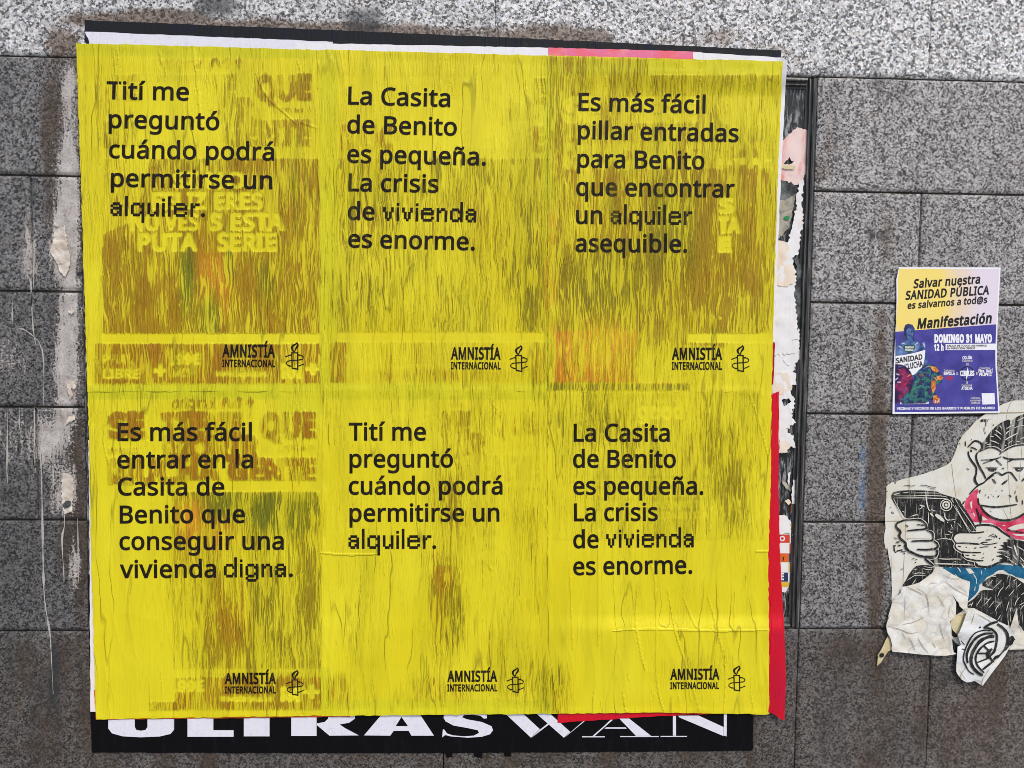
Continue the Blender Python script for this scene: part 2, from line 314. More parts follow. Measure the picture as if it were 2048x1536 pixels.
h 495 139,431,139,420,138,410,138,399,135,370,140,370,149,385,161,397,174,407,188,416,204,424,221,429,238,434,255,436,273,437,306,435,335,430,360,421,382,408,399,391,413,370,423,344,429,314,431,280,431,0,361,0,361,275,358,307,351,333,338,353,319,367,295,376,265,379,235,377,210,370,189,360,173,347,160,329,150,308,144,283,140,254,139,222,139,0,68,0,68,609,139,609
i 207 139,430,139,0,68,0,68,430 104,591,115,590,124,586,133,580,140,572,144,560,145,546,144,532,140,521,133,512,124,506,115,502,104,501,93,502,83,506,75,512,68,521,64,532,63,546,64,560,68,572,75,580,83,586,93,590
l 207 139,0,68,0,68,609,139,609
m 749 540,438,584,434,621,421,649,401,669,371,681,330,685,280,685,0,615,0,615,277,613,308,606,333,594,353,577,367,555,376,528,379,490,374,460,362,438,342,423,315,414,280,411,237,411,0,342,0,342,277,341,298,337,317,332,333,325,347,315,359,303,367,289,374,272,377,253,379,227,377,204,370,185,360,170,347,158,329,150,308,144,283,140,255,139,223,139,0,68,0,68,430,125,430,136,371,140,371,149,385,160,398,173,409,186,418,201,425,217,431,233,435,249,437,266,438,298,436,325,430,349,420,369,406,386,388,398,366,402,366,418,388,438,406,461,420,486,430,512,436
n 495 275,438,322,434,361,421,391,401,413,371,426,330,431,280,431,0,361,0,361,275,358,307,351,333,338,353,319,367,295,376,265,379,222,374,189,361,166,338,151,308,142,269,139,223,139,0,68,0,68,430,125,430,136,371,140,371,150,385,162,398,175,409,190,418,206,425,222,431,239,435,257,437
o 485 442,216,440,181,436,150,428,121,417,95,404,71,388,51,369,33,348,18,324,7,299,-1,271,-6,241,-8,214,-6,188,-1,163,7,140,18,119,33,100,51,84,71,70,95,59,121,51,150,46,181,44,216,47,261,55,301,68,336,87,367,110,392,137,412,169,426,204,435,244,438,281,435,316,426,347,412,374,392,398,367,417,336,431,301,439,261 117,216,119,184,123,154,130,128,141,105,155,86,172,71,192,59,216,53,243,51,270,53,294,59,314,71,331,86,345,105,356,128,363,154,367,184,369,216,367,248,363,277,355,303,345,325,331,344,314,359,294,370,270,376,242,379,202,374,171,359,147,335,130,303,120,263
p 493 273,438,322,432,365,413,401,383,428,339,444,284,449,216,447,170,439,129,427,93,410,62,390,37,365,17,337,3,306,-5,272,-8,251,-7,231,-4,213,1,197,7,182,15,170,24,158,33,148,44,139,55,134,55,137,20,138,7,139,-5,139,-16,139,-192,68,-192,68,430,126,430,136,371,139,371,148,383,158,394,170,405,182,414,197,422,213,429,231,434,251,437 260,379,233,377,210,371,190,362,174,349,161,333,152,313,145,289,141,261,139,229,139,216,140,182,144,152,150,126,159,103,172,85,188,70,208,59,233,53,261,51,286,53,308,60,326,72,341,88,354,108,364,131,371,157,375,186,376,217,373,262,363,302,348,334,325,359,296,374
q 493 354,-9,355,25,356,37,357,48,358,58,354,58,340,40,323,25,303,11,279,1,251,-6,219,-8,170,-2,128,17,93,48,66,91,49,146,44,214,47,261,54,302,67,338,83,368,104,393,129,413,157,427,188,435,221,438,253,436,280,429,304,419,324,405,341,389,355,371,358,371,369,430,425,430,425,-192,354,-192 233,51,260,52,284,58,304,67,320,79,333,96,342,116,349,140,353,168,355,199,355,213,352,263,343,305,328,337,305,361,273,375,231,379,196,374,167,359,145,334,130,300,120,260,117,213,120,165,130,126,146,93,168,70,197,55
r 331 269,438,295,437,304,436,312,435,319,433,310,368,287,372,279,373,271,374,264,374,248,373,232,369,217,363,202,355,189,346,176,334,166,321,156,305,149,289,143,270,140,251,139,229,139,0,68,0,68,430,126,430,134,351,137,351,147,367,158,381,170,395,183,407,198,418,214,426,231,433,249,437
s 384 348,119,346,92,339,69,327,49,311,32,292,18,268,6,241,-2,210,-6,176,-8,148,-7,122,-5,99,-1,78,5,59,11,42,19,42,83,60,75,81,67,104,60,128,54,153,50,178,49,211,51,236,57,256,66,269,79,277,94,280,112,279,123,276,132,271,141,264,150,253,158,239,167,222,176,200,185,174,196,148,206,124,217,103,228,84,239,69,252,57,266,48,283,43,302,41,324,46,358,61,386,85,408,118,425,157,435,202,438,228,437,252,434,275,430,298,424,319,417,339,409,315,353,297,360,278,366,258,372,238,377,218,379,197,380,171,379,149,374,131,366,118,356,111,343,108,328,109,317,113,307,119,298,127,290,139,282,154,274,172,266,193,256,219,246,245,236,268,226,289,215,306,203,321,191,333,176,341,159,346,140
t 289 212,50,222,50,233,51,245,53,255,54,264,56,272,59,272,5,263,1,253,-2,240,-4,226,-6,213,-8,200,-8,178,-7,157,-3,138,4,120,13,104,27,91,44,82,66,76,93,74,125,74,375,13,375,13,409,75,437,103,528,144,528,144,430,269,430,269,375,144,375,144,127,146,103,153,83,163,69,177,58,193,52
u 495 427,430,427,0,370,0,359,57,356,57,346,43,334,31,321,20,306,11,290,4,273,-1,256,-5,238,-7,220,-8,187,-6,159,-1,134,8,112,21,95,38,81,59,71,85,65,114,63,148,63,430,135,430,135,153,137,122,145,96,158,76,176,62,200,53,230,51,260,53,285,59,306,69,323,82,336,100,345,121,352,146,356,175,357,206,357,430
v 407 163,0,0,430,75,430,167,176,180,137,185,123,189,109,193,96,197,83,199,72,201,63,204,63,207,72,210,84,214,96,218,110,222,124,227,138,241,176,332,430,407,430,244,0
y 409 1,430,76,430,169,185,184,144,188,130,193,117,196,105,200,92,203,80,205,68,209,68,212,83,217,100,224,121,231,142,238,164,245,186,333,430,409,430,224,-59,213,-85,201,-108,188,-130,173,-148,157,-164,138,-176,117,-185,94,-191,67,-192,55,-192,44,-192,34,-190,9,-186,9,-130,30,-133,38,-134,47,-135,56,-135,72,-134,86,-131,99,-126,110,-118,121,-110,130,-99,138,-87,145,-73,152,-59,174,-2
z 377 346,0,31,0,31,47,262,375,45,375,45,430,340,430,340,377,112,55,346,55
Í 272 239,0,32,0,32,42,99,57,99,515,32,531,32,573,239,573,239,531,172,515,172,57,239,42 255,749,249,741,243,732,234,722,225,711,215,700,204,688,193,677,182,666,171,656,160,646,150,637,140,629,94,629,94,638,102,649,111,661,120,674,129,688,138,703,148,717,156,732,164,745,170,757,255,757
Ó 626 577,287,576,244,570,204,561,166,547,132,531,101,510,73,486,49,459,29,428,13,393,1,355,-6,314,-8,271,-6,232,1,196,13,165,29,138,49,114,73,94,101,78,132,65,167,56,204,51,245,49,288,52,344,62,396,78,442,100,482,130,517,166,545,208,565,258,577,314,581,369,577,417,565,459,545,495,517,524,483,547,442,564,396,574,344 125,287,127,241,134,200,145,163,161,131,182,104,207,83,238,67,273,58,314,55,354,58,390,67,420,83,445,104,465,131,481,163,492,200,499,241,501,287,496,354,481,411,456,457,421,491,373,511,314,518,274,515,238,506,207,490,182,469,161,443,145,411,134,374,127,333 432,749,427,741,420,732,411,722,402,711,392,700,381,688,370,677,359,666,348,656,338,646,327,637,318,629,271,629,271,638,279,649,288,661,297,674,306,688,316,703,325,717,333,732,341,745,347,757,432,757
Ú 586 513,202,511,164,503,128,489,95,470,65,446,40,416,20,380,4,338,-5,290,-8,225,-2,171,18,128,50,97,93,78,144,72,204,72,573,144,573,144,201,148,158,161,122,182,93,211,72,248,59,294,55,327,57,355,63,379,73,399,88,415,105,427,126,435,149,440,174,442,202,442,573,513,573 412,749,407,741,400,732,391,722,382,711,372,700,361,688,350,677,339,666,328,656,318,646,307,637,298,629,251,629,251,638,259,649,268,661,277,674,286,688,296,703,305,717,313,732,321,745,327,757,412,757
á 450 231,437,279,433,318,422,347,403,368,375,381,338,385,293,385,0,334,0,320,61,317,61,304,46,292,33,279,22,265,13,250,5,234,-1,216,-5,195,-7,172,-8,148,-7,124,-2,103,6,84,16,68,30,55,48,45,68,39,92,37,119,43,159,59,192,87,219,127,238,179,251,243,257,316,259,316,285,313,317,306,342,293,359,275,371,253,378,227,380,205,379,183,376,163,370,143,363,124,355,106,347,84,400,104,410,126,419,151,426,177,432,204,436 252,208,204,203,167,195,141,182,124,165,113,144,110,119,112,97,120,79,132,66,148,56,167,51,188,49,223,52,253,62,279,79,299,103,311,134,315,172,315,210 344,606,339,598,332,589,323,579,314,568,304,557,293,546,282,534,271,523,260,513,249,503,239,494,229,486,183,486,183,496,191,506,200,518,209,532,218,546,227,560,237,575,245,589,253,602,259,614,344,614
í 207 139,0,68,0,68,430,139,430 222,606,217,598,210,589,201,579,192,568,182,557,171,546,160,534,149,523,138,513,128,503,117,494,107,486,61,486,61,496,69,506,78,518,87,532,96,546,106,560,115,575,123,589,131,602,137,614,222,614
ñ 495 275,438,322,434,361,421,391,401,413,371,426,330,431,280,431,0,361,0,361,275,358,307,351,333,338,353,319,367,295,376,265,379,222,374,189,361,166,338,151,308,142,269,139,223,139,0,68,0,68,430,125,430,136,371,140,371,150,385,162,398,175,409,190,418,206,425,222,431,239,435,257,437 101,486,103,501,106,516,110,529,115,541,121,552,128,561,136,569,145,576,155,581,165,585,177,588,189,589,201,588,212,586,223,582,234,577,245,572,255,566,265,560,275,555,284,550,294,546,302,544,311,543,323,544,332,548,340,555,346,564,351,575,355,589,395,589,390,560,381,536,368,515,351,499,331,490,308,487,297,488,286,490,275,494,264,498,254,504,243,510,233,516,223,521,214,526,204,529,195,532,186,532,174,531,165,527,157,521,151,512,146,500,142,486
ó 485 442,216,440,181,436,150,428,121,417,95,404,71,388,51,369,33,348,18,324,7,299,-1,271,-6,241,-8,214,-6,188,-1,163,7,140,18,119,33,100,51,84,71,70,95,59,121,51,150,46,181,44,216,47,261,55,301,68,336,87,367,110,392,137,412,169,426,204,435,244,438,281,435,316,426,347,412,374,392,398,367,417,336,431,301,439,261 117,216,119,184,123,154,130,128,141,105,155,86,172,71,192,59,216,53,243,51,270,53,294,59,314,71,331,86,345,105,356,128,363,154,367,184,369,216,367,248,363,277,355,303,345,325,331,344,314,359,294,370,270,376,242,379,202,374,171,359,147,335,130,303,120,263 362,606,356,598,349,589,341,579,331,568,321,557,311,546,300,534,289,523,278,513,267,503,257,494,247,486,200,486,200,496,209,506,217,518,227,532,236,546,245,560,254,575,263,589,270,602,277,614,362,614
€ 458 305,580,331,579,356,576,380,571,403,564,426,555,448,543,419,485,403,493,385,500,366,508,346,513,325,517,305,518,285,517,267,514,250,509,234,502,220,492,206,480,195,466,184,450,174,432,166,412,159,389,153,365,349,365,349,313,148,313,147,298,147,282,147,267,148,249,325,249,325,197,154,197,162,169,171,143,184,120,198,101,216,84,236,71,258,62,284,56,311,55,332,55,353,58,374,62,394,68,413,74,431,80,431,18,413,11,395,5,376,0,355,-5,332,-7,307,-8,266,-5,229,3,196,17,168,36,143,59,123,88,106,120,92,157,83,197,18,197,18,249,76,249,75,265,75,282,76,300,76,313,18,313,18,365,82,365,91,407,104,445,120,479,141,508,166,533,195,553,228,568,264,577
'''.strip('\n').split('\n'):
    _c = _ln[0]; _r = _ln[2:].split(' ')
    _ps = []
    for _s in _r[1:]:
        if _s:
            _n = [int(k) for k in _s.split(',')]
            _ps.append(np.array(_n, float).reshape(-1, 2))
    GLYPHS[_c] = (float(_r[0]), _ps)
CAP = 714.0 * 0.0 + max(p[:, 1].max() for p in GLYPHS['E'][1])

def embolden(poly, w):
    nxt = np.roll(poly, -1, 0); prv = np.roll(poly, 1, 0)
    d1 = poly - prv; d2 = nxt - poly
    d1 = d1 / (np.linalg.norm(d1, axis=1)[:, None] + 1e-9); d2 = d2 / (np.linalg.norm(d2, axis=1)[:, None] + 1e-9)
    n1 = np.stack([d1[:, 1], -d1[:, 0]], 1); n2 = np.stack([d2[:, 1], -d2[:, 0]], 1)
    n = n1 + n2
    n = n / np.maximum((n * n).sum(1)[:, None] / 2, 0.35)
    return poly + n * w

def signed(p):
    x, y = p[:, 0], p[:, 1]
    return 0.5 * np.sum(x * np.roll(y, -1) - np.roll(x, -1) * y)

def layout(s, bold=0.0, track=0.0, slant=0.0, heavy_y=None):
    """-> list of glyphs (each a list of contours), x0, x1 in em units"""
    x = 0; out = []
    for ch in s:
        adv, ps = GLYPHS[ch]
        if ps:
            big = max(ps, key=lambda q: abs(signed(q)))
            sg = 1 if signed(big) > 0 else -1
            g = []
            for p in ps:
                q = embolden(p, bold * sg) if bold else p.copy()
                q = q.copy()
                q[:, 0] += x + slant * q[:, 1]
                g.append(q)
            out.append(g)
        x += adv + track + bold * 0.6
    xs = np.concatenate([p[:, 0] for g in out for p in g])
    return out, xs.min(), xs.max()

def text_loops(s, p0, p1, cap, **kw):
    """Glyph contours in photo px: baseline from p0 (left edge of ink) to p1 (right edge of ink), capital height cap px."""
    gl, x0, x1 = layout(s, **kw)
    p0 = np.array(p0, float); p1 = np.array(p1, float)
    ux = (p1 - p0) / (x1 - x0)
    d = (p1 - p0) / np.linalg.norm(p1 - p0)
    uy = np.array([d[1], -d[0]]) * cap / CAP
    return [[p0 + (q[:, :1] - x0) * ux + q[:, 1:] * uy for q in g] for g in gl]

def put_text(mb, s, p0, p1, cap, depth, m=0, fn=None, **kw):
    for g in text_loops(s, p0, p1, cap, **kw):
        flat(mb, [list(map(tuple, q)) for q in g], depth, m, fn)

PIX = {
 'a': ['.###.', '#...#', '.####', '#...#', '#..##', '.##.#'],
 'l': ['#', '#', '#', '#', '#', '#', '#', '#', '#'],
 'q': ['.###.#', '#...##', '#....#', '#....#', '#...##', '.###.#', '.....#', '.....#', '.....#'],
 'u': ['#...#', '#...#', '#...#', '#...#', '#..##', '.##.#'],
 'i': ['#', '.', '#', '#', '#', '#', '#', '#'],
 'e': ['.####.', '#....#', '######', '#.....', '#....#', '.####.'],
 'r': ['#.##', '##..', '#...', '#...', '#...', '#...'],
 'v': ['#...#', '#...#', '.#.#.', '.#.#.', '.#.#.', '..#..'],
 'n': ['#.##.', '##..#', '#...#', '#...#', '#...#', '#...#'],
 'd': ['.....#', '.....#', '.....#', '.###.#', '#...##', '#....#', '#....#', '#...##', '.###.#'],
 'g': ['.###.#', '#...##', '#....#', '#....#', '#...##', '.###.#', '#....#', '.####.'],
}
PIX_TOP = {'l': 9, 'i': 8, 'd': 9}
def put_pixels(mb, s, p0, p1, xh, depth, fn=None):
    """Blocky pixel lettering: xh = x-height in px (six rows)."""
    w = []; x = 0
    for ch in s:
        w.append(x); x += len(PIX[ch][0]) + 1.75
    tot = x - 1.75
    p0 = np.array(p0, float); p1 = np.array(p1, float)
    ux = (p1 - p0) / tot
    d = (p1 - p0) / np.linalg.norm(p1 - p0); uy = np.array([d[1], -d[0]]) * xh / 6
    for ch, x in zip(s, w):
        rows = PIX[ch]; top = PIX_TOP.get(ch, 6)
        for r, row in enumerate(rows):
            c = 0
            while c < len(row):
                if row[c] == '#':
                    e = c
                    while e < len(row) and row[e] == '#': e += 1
                    y1 = top - r + 0.12; o = 0.17
                    q = [p0 + ux * (x + c - o) + uy * y1, p0 + ux * (x + e + o) + uy * y1, p0 + ux * (x + e + o) + uy * (y1 - 1.24), p0 + ux * (x + c - o) + uy * (y1 - 1.24)]
                    flat(mb, [[tuple(k) for k in q]], depth + (r % 2) * 0.00002, 0, fn)
                    c = e
                else: c += 1

# ------------------------------------------------------------------ print-through and dirt maps, painted in image pixels and projected onto the wall through the camera
class Map:
    def __init__(s, x0, y0, x1, y1, ch, cell=2.0):
        s.x0, s.y0, s.cell = x0, y0, cell
        s.w = int((x1 - x0) / cell) + 1; s.h = int((y1 - y0) / cell) + 1
        s.d = np.zeros((s.h, s.w, ch))
        s.X, s.Y = np.meshgrid(x0 + np.arange(s.w) * cell, y0 + np.arange(s.h) * cell)
    def inside(s, loops):
        al = np.concatenate([np.asarray(l, float) for l in loops])
        i0 = max(int((al[:, 1].min() - s.y0) / s.cell) - 1, 0); i1 = min(int((al[:, 1].max() - s.y0) / s.cell) + 2, s.h)
        j0 = max(int((al[:, 0].min() - s.x0) / s.cell) - 1, 0); j1 = min(int((al[:, 0].max() - s.x0) / s.cell) + 2, s.w)
        if i1 <= i0 or j1 <= j0: return None, None
        X = s.X[i0:i1, j0:j1]; Y = s.Y[i0:i1, j0:j1]
        m = np.zeros(X.shape, bool)
        for l in loops:
            l = np.asarray(l, float); k = np.roll(l, -1, 0)
            for (ax, ay), (bx, by) in zip(l, k):
                if ay == by: continue
                c = ((ay > Y) != (by > Y)) & (X < (bx - ax) * (Y - ay) / (by - ay) + ax)
                m ^= c
        return (slice(i0, i1), slice(j0, j1)), m
    def poly(s, pts, val):
        sl, m = s.inside([pts])
        if sl is None: return
        s.d[sl][m] = val
    def text(s, t, p0, p1, cap, val, **kw):
        for g in text_loops(t, p0, p1, cap, **kw):
            sl, m = s.inside(g)
            if sl is not None: s.d[sl][m] = val
    def sample(s, px, py):
        fx = np.clip((px - s.x0) / s.cell, 0, s.w - 1.001); fy = np.clip((py - s.y0) / s.cell, 0, s.h - 1.001)
        i = fy.astype(int); j = fx.astype(int); u = (fx - j)[:, None]; v = (fy - i)[:, None]
        d = s.d
        return (d[i, j] * (1 - u) + d[i, j + 1] * u) * (1 - v) + (d[i + 1, j] * (1 - u) + d[i + 1, j + 1] * u) * v

def rect(x0, y0, x1, y1): return [(x0, y0), (x1, y0), (x1, y1), (x0, y1)]

# ------------------------------------------------------------------ materials (all procedural)
class NT:
    def __init__(s, name):
        s.m = bpy.data.materials.new(name); s.m.use_nodes = True
        s.t = s.m.node_tree; s.b = s.t.nodes['Principled BSDF']
        s.pos = s.t.nodes.new('ShaderNodeNewGeometry').outputs['Position']
    def put(s, sock, v):
        if isinstance(v, bpy.types.NodeSocket): s.t.links.new(v, sock)
        elif isinstance(v, (tuple, list)) and len(v) == 3 and sock.type == 'RGBA': sock.default_value = (*v, 1)
        else: sock.default_value = v
    def node(s, typ, out=0, **kw):
        n = s.t.nodes.new('ShaderNode' + typ)
        for k, v in kw.items():
            if k.startswith('_'): setattr(n, k[1:], v)
            else: s.put(n.inputs[int(k[1:])] if k[0] == 'i' and k[1:].isdigit() else n.inputs[k], v)
        return n.outputs[out]
    def math(s, op, a, b=0.0, c=None, clamp=False):
        kw = dict(i0=a, i1=b)
        if c is not None: kw['i2'] = c
        return s.node('Math', _operation=op, _use_clamp=clamp, **kw)
    def vmul(s, v, k): return s.node('VectorMath', _operation='MULTIPLY', i0=v, i1=k)
    def vadd(s, v, k): return s.node('VectorMath', _operation='ADD', i0=v, i1=k)
    def noise(s, vec, scale=1.0, detail=2.0, rough=0.5, out=0, dist=0.0):
        return s.node('TexNoise', out, Vector=vec, Scale=scale, Detail=detail, Roughness=rough, Distortion=dist)
    def voro(s, vec, scale, out='Color', rnd=1.0):
        n = s.t.nodes.new('ShaderNodeTexVoronoi'); s.put(n.inputs['Vector'], vec); n.inputs['Scale'].default_value = scale
        n.inputs['Randomness'].default_value = rnd
        return n.outputs[out]
    def sep(s, c):
        n = s.t.nodes.new('ShaderNodeSeparateColor'); s.put(n.inputs[0], c); return n.outputs
    def ramp(s, f, stops, interp='LINEAR'):
        n = s.t.nodes.new('ShaderNodeValToRGB'); r = n.color_ramp; r.interpolation = interp
        while len(r.elements) < len(stops): r.elements.new(0.5)
        for e, (p, c) in zip(r.elements, stops):
            e.position = p; e.color = (*c, 1) if isinstance(c, tuple) else (c, c, c, 1)
        s.put(n.inputs[0], f); return n.outputs[0]
    def mix(s, f, a, b, blend='MIX'):
        n = s.t.nodes.new('ShaderNodeMix'); n.data_type = 'RGBA'; n.blend_type = blend; n.clamp_factor = True
        s.put(n.inputs[0], f); s.put(n.inputs[6], a); s.put(n.inputs[7], b); return n.outputs[2]
    def step(s, lo, hi, x): return s.node('MapRange', _interpolation_type='SMOOTHSTEP', Value=x, **{'From Min': lo, 'From Max': hi})
    def attr(s, name):
        n = s.t.nodes.new('ShaderNodeAttribute'); n.attribute_name = name; return n
    def bump(s, h, dist, strength=1.0, normal=None):
        kw = dict(Height=h, Distance=dist, Strength=strength)
        if normal is not None: kw['Normal'] = normal
        return s.node('Bump', **kw)
    def done(s, color, rough=0.6, normal=None, spec=0.3):
        s.put(s.b.inputs['Base Color'], color); s.put(s.b.inputs['Roughness'], rough); s.b.inputs['Specular IOR Level'].default_value = spec
        if normal is not None: s.put(s.b.inputs['Normal'], normal)
        return s.m

def mat_granite(name, sc, lo=0.06, hi=1.0):
    n = NT(name)
    d = n.vadd(n.pos, n.vmul(n.noise(n.pos, 260, 2, out=1), (0.004, 0.004, 0.004)))
    d = n.vadd(d, (0.013, 0.017, -0.003))
    v1 = n.sep(n.voro(d, sc)); v2 = n.sep(n.voro(d, sc * 2.1))
    val = n.math('ADD', n.math('MULTIPLY', v1[0], 0.68), n.math('MULTIPLY', v2[1], 0.32))
    a = n.attr('tone'); t = n.sep(a.outputs['Color'])          # r tone, g contrast, b warm
    clump = n.noise(n.pos, 55, 2, 0.6)
    val = n.math('ADD', val, n.math('MULTIPLY', n.math('SUBTRACT', clump, 0.5), 0.3))
    g = n.ramp(val, [(0.0, lo), (0.22, lo * 2.5), (0.32, 0.40), (0.42, 0.85), (0.54, 1.14), (0.68, 1.5 * hi), (0.84, 1.95 * hi)])
    g = n.mix(t[1], (0.9, 0.9, 0.9), g)
    pk = n.ramp(v1[2], [(0.0, (1.0, 1.0, 1.03)), (0.6, (1, 1, 1)), (0.8, (1.06, 0.97, 0.9)), (1.0, (0.92, 0.97, 1.05))])
    g = n.mix(1.0, g, pk, 'MULTIPLY')
    big = n.noise(n.pos, 5, 4, 0.6)
    tone = n.math('MULTIPLY', t[0], n.math('ADD', 0.72, n.math('MULTIPLY', big, 0.56)))
    g = n.mix(1.0, g, tone, 'MULTIPLY')
    warm = n.mix(t[2], (1, 1, 1), (1.09, 0.97, 0.88))
    g = n.mix(1.0, g, warm, 'MULTIPLY')
    dt = n.attr('dirt'); q = n.sep(dt.outputs['Color'])
    nb = n.noise(n.pos, 42, 4, 0.65); nf = n.noise(n.pos, 210, 3, 0.6)
    br = n.math('MULTIPLY', n.step(0.12, 0.62, n.math('ADD', q[0], n.math('MULTIPLY', n.math('SUBTRACT', n.math('ADD', n.math('MULTIPLY', nb, 0.6), n.math('MULTIPLY', nf, 0.6)), 0.6), n.math('MULTIPLY', n.step(0.0, 0.3, q[0]), 1.1)))), n.math('ADD', 0.55, n.math('MULTIPLY', nf, 0.6)), clamp=True)
    g = n.mix(br, g, n.mix(1.0, g, (0.58, 0.45, 0.36), 'MULTIPLY'))
    g = n.mix(n.math('MULTIPLY', br, 0.55), g, (0.07, 0.05, 0.036))
    g = n.mix(n.math('MULTIPLY', q[2], n.math('ADD', 0.6, n.math('MULTIPLY', nb, 1.0)), clamp=True), g, n.mix(0.16, (0.03, 0.031, 0.033), g))
    col = n.attr('paint')
    g = n.mix(n.math('MULTIPLY', col.outputs['Alpha'], n.step(0.3, 0.62, nb)), g, col.outputs['Color'])
    streak = n.noise(n.vmul(n.pos, (150, 60, 22)), 1, 3, 0.6)
    wf = n.step(0.34, 0.52, n.math('ADD', n.math('MULTIPLY', q[1], 0.5), n.math('MULTIPLY', n.math('SUBTRACT', n.math('ADD', n.math('MULTIPLY', nf, 0.6), n.math('MULTIPLY', streak, 0.4)), 0.44), 2.2)))
    wf = n.math('MULTIPLY', wf, n.step(0.05, 0.25, q[1]))
    wc = n.mix(n.step(0.35, 0.7, n.math('ADD', n.math('MULTIPLY', nb, 0.5), n.math('MULTIPLY', nf, 0.5))), (0.66, 0.62, 0.59), (0.30, 0.25, 0.22))
    g = n.mix(n.math('MULTIPLY', wf, 0.9), g, wc)
    h = n.math('ADD', n.math('MULTIPLY', val, 0.5), n.math('MULTIPLY', wf, 1.6))
    return n.done(g, 0.62, n.bump(h, 0.0006, 0.5), 0.35)

def paper_waves(n, k=1.0):
    """vertical paste wrinkles: streak value, fine value, crease height"""
    lo = n.noise(n.vmul(n.pos, (34, 20, 9)), 1, 2, 0.5, out=1)
    p = n.vadd(n.vmul(n.pos, (1, 1, 1)), n.vmul(lo, (0.012 * k, 0.0, 0.0)))
    s1 = n.noise(n.vmul(p, (200, 30, 6.5)), 1, 4, 0.62)
    s2 = n.noise(n.vmul(p, (430, 30, 22)), 1, 3, 0.62)
    c = n.noise(n.vmul(n.vadd(n.pos, n.vmul(lo, (0.03, 0, 0))), (26, 30, 2.2)), 1, 2, 0.5)
    crease = n.math('SUBTRACT', 1.0, n.math('MULTIPLY', n.math('ABSOLUTE', n.math('SUBTRACT', c, 0.5)), 55.0), clamp=True)
    gate = n.step(0.48, 0.62, n.noise(n.vmul(n.pos, (9, 9, 4)), 1, 2))
    crease = n.math('MULTIPLY', crease, n.math('ADD', 0.15, n.math('MULTIPLY', gate, 0.85)))
    return s1, s2, crease

